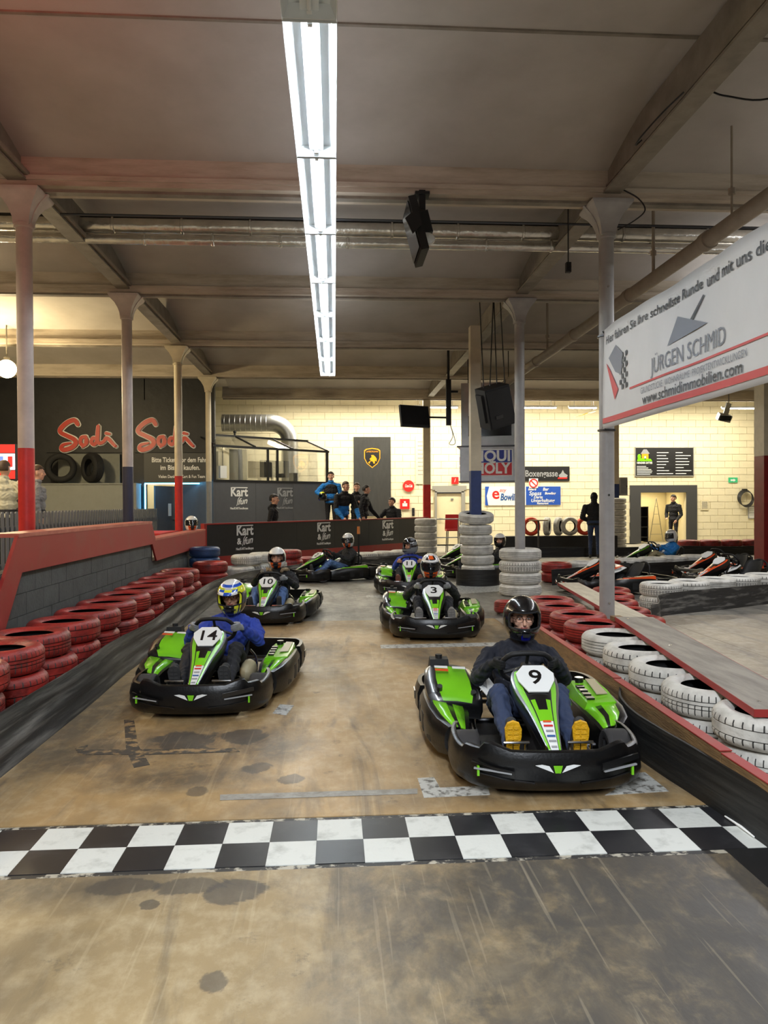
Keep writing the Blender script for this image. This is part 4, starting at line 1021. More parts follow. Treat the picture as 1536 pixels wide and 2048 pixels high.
    spn = MB().add([(-.285, .36, .405), (-.265, .16, .345), (-.20, .03, .275), (-.15, .20, .33), (-.20, .38, .39)], [(0, 1, 2, 3, 4)]).build('sponsor_panel', M_wdec, e)
    md = spn.modifiers.new('t', 'SOLIDIFY'); md.thickness = .006
    MB().add([(-.262, .30, .394), (-.245, .17, .354), (-.21, .12, .334), (-.20, .28, .372)], [(0, 1, 2, 3)]).build('sponsor_print', M_gdec, spn)
    # ---- rear bumper
    rp = shell_band([(-.655, .46), (-.665, .62), (-.64, .80), (-.55, .91), (-.3, .945), (0, .95), (.3, .945), (.55, .91), (.64, .80), (.665, .62), (.655, .46)][::-1], [(.02, .1), (0, .3), (.0, .75), (.02, 1.0)], .03, lambda x, y: .27).build('rear_bumper', M_plast, e, smooth=40)
    for s in (-1, 1): MB().box((s*.668, .66, .17), (.006, .12, .06)).build('bumper_slot', M_bdec, rp)
    # ---- seat
    rg = []
    for (y, z, hw, dp) in [(-.02, .155, .15, .03), (.10, .105, .175, .06), (.24, .09, .185, .09), (.36, .13, .19, .10), (.45, .24, .195, .09), (.51, .36, .19, .07), (.545, .46, .165, .04), (.555, .49, .13, .02)]:
        nx_ = (0, -(.5 if z > .12 else .2), .6)
        ring = []
        for k in range(9):
            t = (k-4)/4; up = abs(t)**2.5*dp*1.25
            ring.append(Vector((t*hw, y-(up*.8 if z > .2 else 0), z+(up if z <= .2 else up*.25))))
        rg.append(ring)
    so = MB().loft(rg, closed=False, cap=False).build('seat', M_plast2, e, smooth=60)
    md = so.modifiers.new('thick', 'SOLIDIFY'); md.thickness = .012; md.offset = 0
    for s in (-1, 1): MB().tube(catmull([(s*.20, .42, .25), (s*.27, .3, .2), (s*.30, .12, .12), (s*.3, .0, .09)], 4), .01, n=8).build('seat_stay', M_chrome, e, smooth=40)
    MB().tube(catmull([(-.18, .58, .30), (-.16, .60, .44), (0, .61, .50), (.16, .60, .44), (.18, .58, .30)], 5), .016, n=8).build('roll_bar', M_plast2, e, smooth=40)
    # ---- steering
    wc = Vector((0, -.115, .525)); ax = Vector((0, -.80, -.60)).normalized()   # column points down and forward
    up = Vector((0, -ax.z, ax.y))*-1
    up = (Vector((0, 0, 1))-ax*ax.z).normalized()
    pts = []
    for k in range(28):
        t = 2*PI*k/28; rx, ry = .162*math.cos(t), .145*math.sin(t)
        if ry > .11: ry = .11+(ry-.11)*.35
        pts.append(wc+Vector((rx, 0, 0))+up*ry)
    sw = MB().tube(pts, .0165, n=10, closed=True).build('steering_wheel', M_plast2, e, smooth=60)
    MB().tube([pts[26], wc, pts[16]], .011, n=8).tube([wc, wc+up*.105], .011, n=8).tube([wc, wc-up*.13], .011, n=8).cyl(wc-ax*.012, wc+ax*.02, .036, n=14).build('spokes', M_plast2, sw, smooth=40)
    MB().tube([wc, wc+ax*.20, Vector((0, -.46, .14))], .011, n=8).build('steering_column', M_dsteel, e, smooth=40)
    # ---- pedals
    for s in (-1, 1):
        p = MB().tube(catmull([(s*.175-.07, -.742, .245), (s*.175, -.745, .246), (s*.175+.07, -.742, .245)], 3), .009, n=8)
        p.tube([(s*.175-s*.055, -.738, .245), (s*.175-s*.05, -.70, .08)], .008, n=6).tube([(s*.175+s*.06, -.738, .245), (s*.175+s*.065, -.70, .08)], .007, n=6)
        p.build('pedal', M_chrome, e, smooth=40)
    for s in (-1, 1): MB().tube([(s*.12, -.56, .12), (s*.38, -.56, .13)], .008, n=6).cyl((s*.36, -.56, .08), (s*.36, -.56, .2), .014, n=8).build('steering_knuckle', M_dsteel, e, smooth=40)
    return e
KART_NUM_M = frame((0, -.405, .515), (1, 0, 0), (0, .82, .57))
PROTO = {'green': make_kart(M_green, M_wdec)}
PROTO['orange'] = make_kart(M_orange, M_wdec)
def kart(colour, x, y, deg, label, number=None, cat='go-kart', group=None):
    """x, y: ground point under the centre of the kart; deg: turned about z (0 = heading to the camera)"""
    o = copy_tree(PROTO[colour])
    o.location = (x, y, 0); o.rotation_euler.z = R(deg); tag(o, label, cat, group)
    if number:
        pl = [c for c in children(o) if c.name.startswith('number_plate')][0]
        put_text(number, KART_NUM_M @ Matrix.Translation((0, 0, .0095)), M_bdec, pl, .15, width=(.075 if len(number) == 1 else .125 if number != '11' else .10), bold=.002, ext=.001)
    return o
def kart_at_front(colour, fx, fy, deg, label, number=None):
    a = R(deg); bx, by = -math.sin(a), math.cos(a)      # direction to the kart's rear
    return kart(colour, fx+bx*.955, fy+by*.955, deg, label, number)
KARTS = {}
KARTS['9'] = kart_at_front('green', 1.145, 3.80, -3.5, 'green and black go-kart number 9 nearest the start line, driver with yellow soles', '9')
KARTS['14'] = kart_at_front('green', -1.03, 5.42, -3, 'green and black go-kart number 14 with the royal blue jacketed driver', '14')
KARTS['3'] = kart_at_front('green', 1.13, 8.30, -4.5, 'green and black go-kart number 3 with a black-clad driver', '3')
KARTS['10'] = kart_at_front('green', -.93, 9.55, -3, 'green and black go-kart number 10 with a driver in jeans and fur-trimmed jacket', '10')
KARTS['11'] = kart_at_front('green', 1.22, 12.35, -7, 'green and black go-kart number 11 behind number 3', '11')
KARTS['L'] = kart_at_front('green', -.82, 15.0, -56, 'green and black go-kart side-on before the black wall, with amber beacon', '2')
p = G(876, 1138); KARTS['A'] = kart_at_front('green', p.x, p.y, -62, 'driverless-looking green go-kart partly hidden by the leaning tyre stack', '8')
p = PYp(1000, 1083, 16.0); KARTS['B'] = kart('green', p.x-.375*.970, 16.0-.375*.242, -76, 'green go-kart mostly hidden behind the two white tyre stacks')
KARTS['C'] = kart_at_front('green', 6.75, 17.2, -78, 'green go-kart in the pit lane before the service opening')
p = G(1128, 1186); KARTS['O1'] = kart_at_front('orange', p.x, p.y, -80, 'empty orange and white go-kart parked behind the planks')
KARTS['O2'] = kart_at_front('orange', 6.85, 14.25, -72, 'empty orange go-kart parked beside the dark red column, in the rear')
KARTS['O3'] = kart_at_front('orange', 6.3, 12.72, -70, 'empty orange go-kart parked in front of the other orange kart near the red column')
def drop(o):
    for c in children(o): drop(c)
    bpy.data.objects.remove(o)
for o in PROTO.values(): drop(o)
# beacon of the side-on kart
bl = MB().cyl((0, 0, 0), (0, 0, .16), .035, .03, n=14)
M_amber = mat('amber_beacon', s2l(200, 120, 60), .2, coat=.5)
bo = bl.build('beacon', M_amber, KARTS['L'], smooth=40, loc=(-.02, .66, .92))
MB().cyl((-.02, .66, .26), (-.02, .66, .92), .02, n=8).build('beacon_pole', M_plast2, KARTS['L'], smooth=40)
# ================================================================== PEOPLE
CLOTH = [M_navy, M_blkcl, M_royal, M_sky, M_jean, M_djean, M_dtrou, M_ktrou, M_palecoat, M_greycoat]
class Body:
    """closed shapes that are fused into one continuous skin; every shape carries the material of the region it forms"""
    def __init__(s): s.p = []; s.mats = []; s.seed = random.uniform(0, 9)
    def ring(s, c, r, t, m, tilt=0.0):
        pts = [Vector(c)+Vector((r*math.cos(a), r*.92*math.sin(a), -tilt*math.sin(a)*r)) for a in np.linspace(0, 2*PI, 13)]
        s.chain(pts, [t]*13, m)
    def mi(s, m):
        if m not in s.mats: s.mats.append(m)
        return s.mats.index(m)
    def cap(s, a, b, ra, rb, m): s.p.append(('c', Vector(a), Vector(b), ra, rb, s.mi(m)))
    def chain(s, pts, rs, m):
        for i in range(len(pts)-1): s.cap(pts[i], pts[i+1], rs[i], rs[i+1], m)
    def ell(s, c, r, m, rot=None): s.p.append(('e', Vector(c), Vector(r), rot, None, s.mi(m)))
    def build(s, name, voxel, parent):
        mb = MB()
        for q in s.p:
            if q[0] == 'c':
                _, a, b, ra, rb, _m = q
                d = (b-a); L_ = d.length
                d = d.normalized() if L_ > 1e-6 else Vector((0, 0, 1))
                u = d.orthogonal().normalized(); w_ = d.cross(u); rings = []
                for c, r, ts in ((a, ra, (-80, -50, -20)), (b, rb, (20, 50, 80))):
                    for t in ts:
                        rr = r*math.cos(R(t)); cc = c+d*r*math.sin(R(t))
                        rings.append([cc+(u*math.cos(2*PI*k/10)+w_*math.sin(2*PI*k/10))*rr for k in range(10)])
                mb.loft(rings)
            else: mb.ell(q[1], q[2], q[3], n=14, m=10)
        me0 = mb.mesh('tmp', M_skin); o = bpy.data.objects.new('tmp', me0); COL.objects.link(o)
        md = o.modifiers.new('r', 'REMESH'); md.mode = 'VOXEL'; md.voxel_size = voxel; md.use_smooth_shade = True
        ms = o.modifiers.new('s', 'SMOOTH'); ms.factor = .5; ms.iterations = 2
        dg = bpy.context.evaluated_depsgraph_get()
        me = bpy.data.meshes.new_from_object(o.evaluated_get(dg)); bpy.data.objects.remove(o); bpy.data.meshes.remove(me0)
        me.name = name; me.materials.clear()
        for m in s.mats: me.materials.append(m)
        n_sm = len(me.vertices)
        nf = len(me.polygons); C_ = np.empty(nf*3); me.polygons.foreach_get('center', C_); C_ = C_.reshape(-1, 3)
        best = np.full(nf, 1e9); idx = np.zeros(nf, int)
        for q in s.p:
            if q[0] == 'c':
                a = np.array(q[1]); b = np.array(q[2]); ab = b-a; l2 = ab@ab
                t = np.clip(((C_-a)@ab)/l2, 0, 1) if l2 > 1e-9 else np.zeros(nf)
                dd = np.linalg.norm(C_-(a+t[:, None]*ab), axis=1)-(q[3]+(q[4]-q[3])*t)
            else:
                P = C_-np.array(q[1])
                if q[3] is not None: P = P@np.array(q[3])
                r_ = np.array(q[2]); dd = (np.linalg.norm(P/r_, axis=1)-1)*r_.min()
            k = dd < best; best[k] = dd[k]; idx[k] = q[5]
        # folds in the cloth regions
        soft = np.array([1 if (m in CLOTH) else 0 for m in s.mats]); vsoft = np.zeros(n_sm)
        lv = np.empty(len(me.loops), np.int32); me.loops.foreach_get('vertex_index', lv)
        lt = np.empty(nf, np.int32); me.polygons.foreach_get('loop_total', lt); vsoft[lv] = np.repeat(soft[idx], lt)
        co = np.empty(n_sm*3); me.vertices.foreach_get('co', co); co = co.reshape(-1, 3); no_ = np.empty(n_sm*3); me.vertices.foreach_get('normal', no_); no_ = no_.reshape(-1, 3)
        x, y, z = co.T; ph = s.seed
        w1 = np.sin(x*38+4*np.sin(z*17+ph)+y*21+ph)*np.sin(z*44+3*np.sin(x*19+y*13)+ph*2); w2 = np.sin(z*95+6*np.sin(x*23+ph)+5*np.sin(y*27))
        co += no_*((w1*.0050+w2*.0028)*vsoft)[:, None]; me.vertices.foreach_set('co', co.ravel())
        me.polygons.foreach_set('material_index', idx.astype(np.int32)); me.polygons.foreach_set('use_smooth', [True]*nf); me.update()
        return link(name, me, parent)

def head(b, c, yaw=0.0, tilt=0.0, skin=None, s=1.0, beard=None):
    """head facing -y before turning; returns the rotation"""
    skin = skin or M_skin; q = Matrix.Rotation(yaw, 3, 'Z') @ Matrix.Rotation(tilt, 3, 'X'); c = Vector(c)
    P = lambda x, y, z: c+q @ Vector((x*s, y*s, z*s))
    b.ell(P(0, .008, .02), Vector((.074, .094, .098))*s, skin, q)
    b.ell(P(0, -.030, -.045), Vector((.055, .060, .062))*s, beard or skin, q)
    b.ell(P(0, -.055, -.088), Vector((.028, .026, .022))*s, beard or skin, q)
    b.cap(P(0, -.088, .018), P(0, -.108, -.022), .009*s, .014*s, skin)                # nose
    b.ell(P(0, -.084, -.052), Vector((.024, .012, .009))*s, M_lips, q)
    b.cap(P(-.03, -.086, .036), P(.03, -.086, .036), .010*s, .010*s, skin)            # brow
    for sx in (-1, 1):
        b.ell(P(sx*.077, .012, -.008), Vector((.011, .020, .032))*s, skin, q)
        b.ell(P(sx*.040, -.066, -.022), Vector((.022, .020, .022))*s, skin, q)
    return q
def face_parts(e, c, q, s=1.0, glasses=False):
    c = Vector(c); mb = MB(); P = lambda x, y, z: c+q @ Vector((x*s, y*s, z*s))
    for sx in (-1, 1):
        mb = MB().ell(P(sx*.031, -.081, .012), Vector((.012, .008, .0055))*s, q, n=10, m=6, mi=0)
        mb.ell(P(sx*.031, -.0872, .012), Vector((.0055, .003, .0052))*s, q, n=8, m=6, mi=1)
        mb.build('eye', [M_eyew, M_eye], e, smooth=60)
    br = MB()
    for sx in (-1, 1): br.tube([P(sx*.014, -.098, .031), P(sx*.032, -.099, .037), P(sx*.050, -.088, .030)], .0045*s, n=6)
    br.build('eyebrows', M_hairk, e, smooth=60)
    if glasses:
        g = MB()
        for sx in (-1, 1):
            g.tube([P(sx*.034+.026*math.cos(t), -.104, .008+.020*math.sin(t)) for t in np.linspace(0, 2*PI, 17)[:-1]], .0016*s, n=6, closed=True)
            g.tube([P(sx*.06, -.102, .012), P(sx*.080, -.05, .014), P(sx*.084, .01, .012)], .0016*s, n=6)
        g.tube([P(-.009, -.106, .012), P(.009, -.106, .012)], .0016*s, n=6)
        g.build('glasses', M_bdec, e, smooth=60)
def hair(e, c, q, m, s=1.0, length=0.0):
    c = Vector(c); mb = MB(); n, mm = 20, 14; tmp = MB().ell((0, 0, 0), (.083*s, .104*s, .108*s), n=n, m=mm)
    keep = []
    for f in tmp.f:
        p = sum((Vector(tmp.v[i]) for i in f), Vector())/len(f)
        if (p.z > .052*s and p.y < -.03*s) or (p.z > .02*s and -.03*s <= p.y < .02*s) or (p.y >= .02*s and p.z > (-.055-length)*s): keep.append(f)
    rnd = random.Random(3)
    vs = [c+q @ (Vector(v)*(1+rnd.uniform(-.015, .03))+Vector((0, .010*s, .022*s))) for v in tmp.v]
    o = mb.add(vs, keep).build('hair', m, e, smooth=60)
    md = o.modifiers.new('t', 'SOLIDIFY'); md.thickness = .012; md.offset = 0
def grip(b, C_, t, o, n, wrist, m):
    """hand closed around a bar at C_: t along the bar, o to the palm side, n to the far side of the bar"""
    C_ = Vector(C_); t = Vector(t).normalized(); o = Vector(o).normalized(); n = Vector(n).normalized()
    palm = C_+o*.036-n*.004
    b.cap(palm+t*.026, palm-t*.026, .019, .019, m); b.cap(Vector(wrist), palm, .027, .024, m)
    for i, ln in enumerate((.92, 1.0, .96, .82)):
        q = C_+t*((i-1.5)*.0205)
        k0 = q+o*.032+n*.014; k1 = q+n*.033*ln; k2 = q-o*.027*ln+n*.014; k3 = q-o*.022*ln-n*.012
        b.chain([k0, k1, k2, k3], [.0098, .0092, .0086, .008], m)
    th = C_+t*.036+o*.02-n*.012
    b.chain([palm+t*.012-n*.01, th, C_+t*.030-n*.030-o*.006, C_+t*.016-n*.030-o*.02], [.013, .0115, .010, .009], m)
def hang_hand(b, W, d, side, m, s=1.0, curl=.35):
    """relaxed open hand at wrist W pointing along d; side = direction of the thumb"""
    W = Vector(W); d = Vector(d).normalized(); side = Vector(side); side = (side-d*side.dot(d)).normalized(); nrm = d.cross(side)
    b.cap(W, W+d*.045*s, .025*s, .030*s, m); K = W+d*.082*s
    b.cap(K+side*.026*s, K-side*.026*s, .014*s, .013*s, m); b.ell(W+d*.05*s, (.03*s, .03*s, .03*s), m)
    for i, ln in enumerate((.9, 1.0, .95, .78)):
        a = K+side*((1.5-i)*.0205*s); dd = (d+nrm*curl*.6).normalized(); d2 = (d+nrm*curl*2.2).normalized()
        p1 = a+dd*.036*s*ln; p2 = p1+d2*.040*s*ln
        b.chain([a, p1, p2], [.0100*s, .0094*s, .0082*s], m)
    p1 = W+d*.035*s+side*.036*s; p2 = p1+(d+side*.25+nrm*.3).normalized()*.042*s; p3 = p2+(d+nrm*.4).normalized()*.03*s
    b.chain([W+d*.018*s+side*.018*s, p1, p2, p3], [.014*s, .0125*s, .011*s, .0095*s], m)

# ------------------------------------------------------------------ helmets
HM = {k: mat('helmet_'+k, c, .22, coat=.8) for k, c in dict(black=s2l(16, 16, 19), white=s2l(228, 228, 226), orange=s2l(224, 92, 30), silver=s2l(128, 132, 136), yellow=s2l(226, 232, 40), blue=s2l(36, 84, 190), grey=s2l(96, 96, 98), darkblue=s2l(22, 26, 150)).items()}
M_visor = mat('helmet_visor_dark', s2l(20, 21, 24), .08, coat=.8)
M_vclear = mat('helmet_visor_clear', s2l(190, 200, 205), .05, alpha=.10, spec=.6)
M_pad = mat('helmet_padding', s2l(30, 30, 32), .9)
def hpoint(az, el, k=1.0):
    """az 0 is straight ahead (-y); degrees"""
    a = R(az); e_ = R(el); ce = math.cos(e_)
    hz = ce if el > 0 else max(ce, 0)**.45
    x = .130*math.sin(a)*hz; y = -.152*math.cos(a)*hz; z = .145*math.sin(e_) if el > 0 else .175*math.sin(e_)
    if el < 5 and abs(az) < 75:
        f = math.cos(R(az*1.2))*min(1, max(0, (5-el)/25)); y -= .030*f; x *= 1-.10*f
    if el < -25: x *= 1-(-25-el)*.004; y *= 1-(-25-el)*.003
    return Vector((x, y, z))*k
def hcol(style, az, el):
    a = abs(az)
    if style == '9': return 'darkblue' if (el < -30 and a < 16) else 'black'
    if style == '14':
        if el < 22: return 'yellow' if (el < -14 and 26 < a < 42) or (46 < a < 54 and el < 20) else ('black' if a < 60 or el < -14 else 'grey')
        if el > 62: return 'white'
        return 'yellow' if a > 38 and el < 44 else ('blue' if 44 <= el < 54 else 'white')
    if style in ('10', 'L', 'loose'):
        if el < -14: return 'black' if a < 16 or a > 78 else ('orange' if a < 44 else 'white')
        if el < 24 and a < 74: return 'black'
        return 'white' if a < 115 or el > 40 else 'black'
    if style == '3':
        if el < -14: return 'black' if a < 14 else ('orange' if a < 50 else 'white')
        if el < 26 and a < 70: return 'black'
        return 'orange' if (a < 26 and 44 < el < 66) else ('black' if a < 40 and 38 < el < 70 else 'white')
    if style == '11': return 'black' if (26 < el < 40 or (a > 60 and -8 < el < 4)) else 'silver'
    if style == 'B': return 'black' if (el < -8 or (a < 80 and el < 26)) else ('white' if a < 140 else 'grey')
    if style == 'C': return 'black' if (a < 70 and -20 < el < 24) or (48 < el < 56) else 'white'
    return 'black'
def helmet(parent, style, c, yaw=0.0, tilt=0.0, visor=None, s=1.0, peak=False, name='helmet'):
    M = Matrix.Translation(c) @ Matrix.Rotation(yaw, 4, 'Z') @ Matrix.Rotation(tilt, 4, 'X') @ Matrix.Scale(s, 4)
    AZ = list(range(-180, 180, 6)); EL = [-52, -46, -40, -34, -28, -22, -16, -10, -4, 2, 8, 14, 20, 26, 32, 38, 44, 50, 56, 62, 68, 74, 80, 86]
    keys = sorted(HM); vs = []; fs = []; ms = []; n = len(AZ)
    for el in EL:
        for az in AZ: vs.append(hpoint(az, el))
    top = len(vs); vs.append(hpoint(0, 90))
    for i in range(len(EL)-1):
        for k in range(n):
            az = AZ[k]+3; el = (EL[i]+EL[i+1])/2; a = az if az < 180 else az-360
            lim = 56 if style != '14' else 50
            if abs(a) < lim and -16 < el < (24 if abs(a) < lim-12 else 18): continue
            k2 = (k+1) % n; fs.append((i*n+k, i*n+k2, (i+1)*n+k2, (i+1)*n+k)); ms.append(keys.index(hcol(style, a, el)))
    i = len(EL)-1
    for k in range(n): fs.append((i*n+k, i*n+(k+1) % n, top)); ms.append(keys.index(hcol(style, 180, 90)))
    o = MB().add(vs, fs, ms).build(name, [HM[k] for k in keys]+[M_pad], parent, smooth=50, M=M)
    md = o.modifiers.new('t', 'SOLIDIFY'); md.thickness = .014; md.offset = -1; md.material_offset_rim = 0
    rimpts = [hpoint(az, -15, 1.004) for az in range(-56, 57, 8)]+[hpoint(a, el, 1.004) for a, el in ((56, -5), (56, 8), (54, 17))]+[hpoint(az, 24, 1.004) for az in range(46, -47, -8)]+[hpoint(a, el, 1.004) for a, el in ((-54, 17), (-56, 8), (-56, -5))]
    MB().tube(rimpts, .006, n=6, closed=True).build('visor_seal', M_pad, o, smooth=60)
    mb = MB()
    for sx in (-1, 1): mb.tube([hpoint(sx*14, -28, 1.004), hpoint(sx*30, -30, 1.004)], .007, n=6)
    mb.box(hpoint(0, -30, 1.0), (.045, .016, .022)); mb.build('chin_vent', M_pad, o, smooth=40)
    if visor in ('dark', 'clear', 'up'):
        el0, el1 = (-17, 26) if visor != 'up' else (26, 62)
        A_ = list(range(-62, 63, 4)); E_ = [el0+(el1-el0)*j/8 for j in range(9)]
        vv = [hpoint(a, el, 1.025 if visor != 'up' else 1.06) for el in E_ for a in A_]; nn = len(A_)
        vo = MB().add(vv, [(j*nn+k, j*nn+k+1, (j+1)*nn+k+1, (j+1)*nn+k) for j in range(8) for k in range(nn-1)]).build('visor', M_visor if visor != 'clear' else M_vclear, o, smooth=60)
        md = vo.modifiers.new('t', 'SOLIDIFY'); md.thickness = .003
        for sx in (-1, 1):
            p = hpoint(sx*66, 10, 1.02); MB().ell(p, (.008, .018, .018)).build('visor_pivot', HM['black'], o, smooth=60)
    if peak:
        rg = []
        for t, el, out in ((0, 34, .0), (.33, 33, .03), (.66, 30, .065), (1, 25, .095)):
            ring = []
            for a in range(-46, 47, 8):
                p = hpoint(a, el, 1.03); d = Vector((p.x*.25, -1, -.12-.004*abs(a)*.3)).normalized(); ring.append(p+d*out*(1-.25*(a/46)**2)+Vector((0, 0, .012)))
            rg.append(ring)
        pk = MB().loft(rg, closed=False, cap=False, mfun=lambda i, k: [0, 1, 2][(i+(0 if 3 < k < 8 else 1)) % 3]).build('peak', [HM['white'], HM['yellow'], HM['blue']], o, smooth=60)
        md = pk.modifiers.new('t', 'SOLIDIFY'); md.thickness = .006
    return o

# ------------------------------------------------------------------ seated drivers
def driver(kt, label, jacket, trousers, shoe, glove, hstyle, visor=None, yaw=0.0, tilt=0.12, sole=None, glasses=False, peak=False, vox=.0075, hands='wheel',
           bulk=1.0, lean=0.0, fur=False, dz=0.0, hs=1.0, collar=None):
    e = empty('person', kt.location, kt.rotation_euler.z, label, 'person')
    b = Body(); x0 = lean
    pel = Vector((0, .25, .185+dz)); hc = Vector((x0*1.5, .375, .755+dz)); neck = Vector((x0*1.2, .405, .59+dz)); sh = .535+dz
    b.ell(pel, (.165*bulk, .125, .10), trousers); b.ell((x0*.3, .30, .29+dz), (.158*bulk, .118, .12), jacket)
    b.ell((x0*.6, .355, .40+dz), (.172*bulk, .122, .13), jacket); b.ell((x0*.9, .38, .475+dz), (.178*bulk, .118, .10), jacket)
    b.chain([(x0-.185*bulk, .385, sh-.035), (x0-.10, .395, sh+.005), (x0, .40, sh+.02), (x0+.10, .395, sh+.005), (x0+.185*bulk, .385, sh-.035)], [.058, .062, .064, .062, .058], jacket)
    b.cap((x0*1.1, .395, .55+dz), neck, .075, .062, collar or jacket)
    b.cap(neck, hc+Vector((0, .01, -.05)), .056, .052, M_skin)
    q = head(b, hc, yaw, tilt*.5)
    b.ring(neck+Vector((0, 0, -.012)), .066, .017, collar or jacket, -.3)
    for s in (-1, 1):
        hip = Vector((s*.095, .215, .175+dz)); knee = Vector((s*.185, -.20, .375)); ank = Vector((s*.178, -.585, .165))
        b.chain([hip, hip*.5+knee*.5+Vector((s*.012, 0, .0)), knee], [.092, .084, .064], trousers)
        b.chain([knee, knee*.55+ank*.45+Vector((0, .015, -.02)), ank], [.062, .058, .042], trousers)
        heel = Vector((s*.178, -.63, .125)); toe = Vector((s*.190, -.66, .33))
        b.chain([ank+Vector((0, -.01, 0)), heel+Vector((0, .005, .02))], [.042, .042], shoe)
        b.chain([heel, heel*.5+toe*.5+Vector((0, .008, 0)), toe], [.040, .042, .034], shoe)
        # arms to the wheel
        S = Vector((x0+s*.198*bulk, .38, sh-.042)); C_ = Vector((s*.160, -.118, .545)); EL_ = Vector((s*.285*bulk+x0*.5, .175, .385+dz*.5))
        W = C_+Vector((s*.045, .055, -.015))
        if hands == 'one' and s < 0: C_ = Vector((-.08, -.11, .645)); W = C_+Vector((-.04, .07, -.02)); EL_ = Vector((-.27, .2, .44))
        b.chain([S, S*.5+EL_*.5+Vector((s*.012, 0, 0)), EL_], [.066*bulk, .060*bulk, .052*bulk], jacket)
        b.chain([EL_, EL_*.5+W*.5, W+Vector((0, .02, 0))], [.052*bulk, .049*bulk, .036], jacket)
        t = Vector((0, -.5, .80)).normalized(); o = Vector((s*.75, .5, 0)); n = Vector((0, -1, -.2))
        grip(b, C_, t, o, n, W, glove)
    body = b.build('body', vox, e)
    face_parts(e, hc, q, glasses=glasses)
    helmet(e, hstyle, hc+Vector((0, -.004, .012)), yaw, tilt, visor, s=hs*1.0, peak=peak)
    if sole:
        for s in (-1, 1):
            pts = [(-.030, -.105), (.030, -.105), (.038, -.07), (.036, -.02), (.046, .04), (.046, .085), (.032, .118), (0, .13), (-.032, .118), (-.046, .085), (-.042, .04), (-.033, -.02), (-.036, -.07)]
            Ms = frame((s*.186, -.680, .228), (1, 0, 0), (s*.05, -.16, 1))
            so = MB().prism(pts, .020, Ms).build('shoe_sole', sole, e)
            mb = MB()
            for i in range(7):
                for x in (-.022, .012): mb.box(Ms @ Vector((x+.004, -.085+i*.03, .021)), (.026, .004, .02))
            mb.build('sole_lugs', sole, so)
            MB().box(Ms @ Vector((0, .0, .022)), (.004, .003, .09)).build('sole_groove', M_bdec, so)
    if fur:
        mb = MB(); rnd = random.Random(5)
        for k in range(60):
            a = R(-150+300*k/59); p = Vector((x0*1.2+.15*math.sin(a), .40+.12*math.cos(a), .60+.02*math.cos(a*3)))
            mb.ell(p+Vector((rnd.uniform(-.01, .01), rnd.uniform(-.01, .01), rnd.uniform(-.015, .015))), (.026, .026, .026), n=7, m=5)
        mb.build('fur_collar', M_fur, e, smooth=60)
    return e
K = KARTS
driver(K['9'], 'driver of kart 9 in navy sweatshirt, jeans, black helmet and yellow-soled shoes', M_navy, M_djean, M_shoe, M_bglove, '9', None, sole=M_ysole, glasses=True, vox=.006, bulk=1.02, lean=.045)
driver(K['14'], 'driver of kart 14 in royal blue jacket and yellow, blue and white peaked helmet', M_royal, M_dtrou, M_shoe, M_glove, '14', None, tilt=.18, glasses=True, peak=True, vox=.006, lean=.03, dz=-.02, sole=M_shoe, collar=M_royal, bulk=1.04)
driver(K['10'], 'driver of kart 10 in black fur-collared jacket, jeans and white-orange helmet', M_blkcl, M_jean, M_shoe, M_glove, '10', None, hands='one', fur=True, lean=.02, dz=.03, bulk=1.08)
driver(K['3'], 'driver of kart 3 all in black with dark-visored orange and white helmet', M_blkcl, M_dtrou, M_gshoe, M_glove, '3', 'dark', tilt=.22, sole=M_gshoe, bulk=1.1)
driver(K['11'], 'driver of kart 11 in blue and black, silver helmet turned to the side', M_royal, M_dtrou, M_bshoe, M_skin, '11', 'up', yaw=-.85, sole=M_bshoe, vox=.009, dz=.03)
driver(K['L'], 'driver of the side-on kart in black jacket and light jeans, dark visor', M_blkcl, M_jean, M_shoe, M_bglove, 'L', 'dark', yaw=.75, vox=.009, dz=.04)
driver(K['B'], 'black-clad driver looking out between the two white tyre stacks', M_blkcl, M_dtrou, M_shoe, M_bglove, 'B', None, yaw=.9, vox=.010)
driver(K['C'], 'driver in bright blue jacket and white helmet in the pit lane kart', M_sky, M_ktrou, M_shoe, M_glove, 'C', 'dark', yaw=.2, vox=.010)

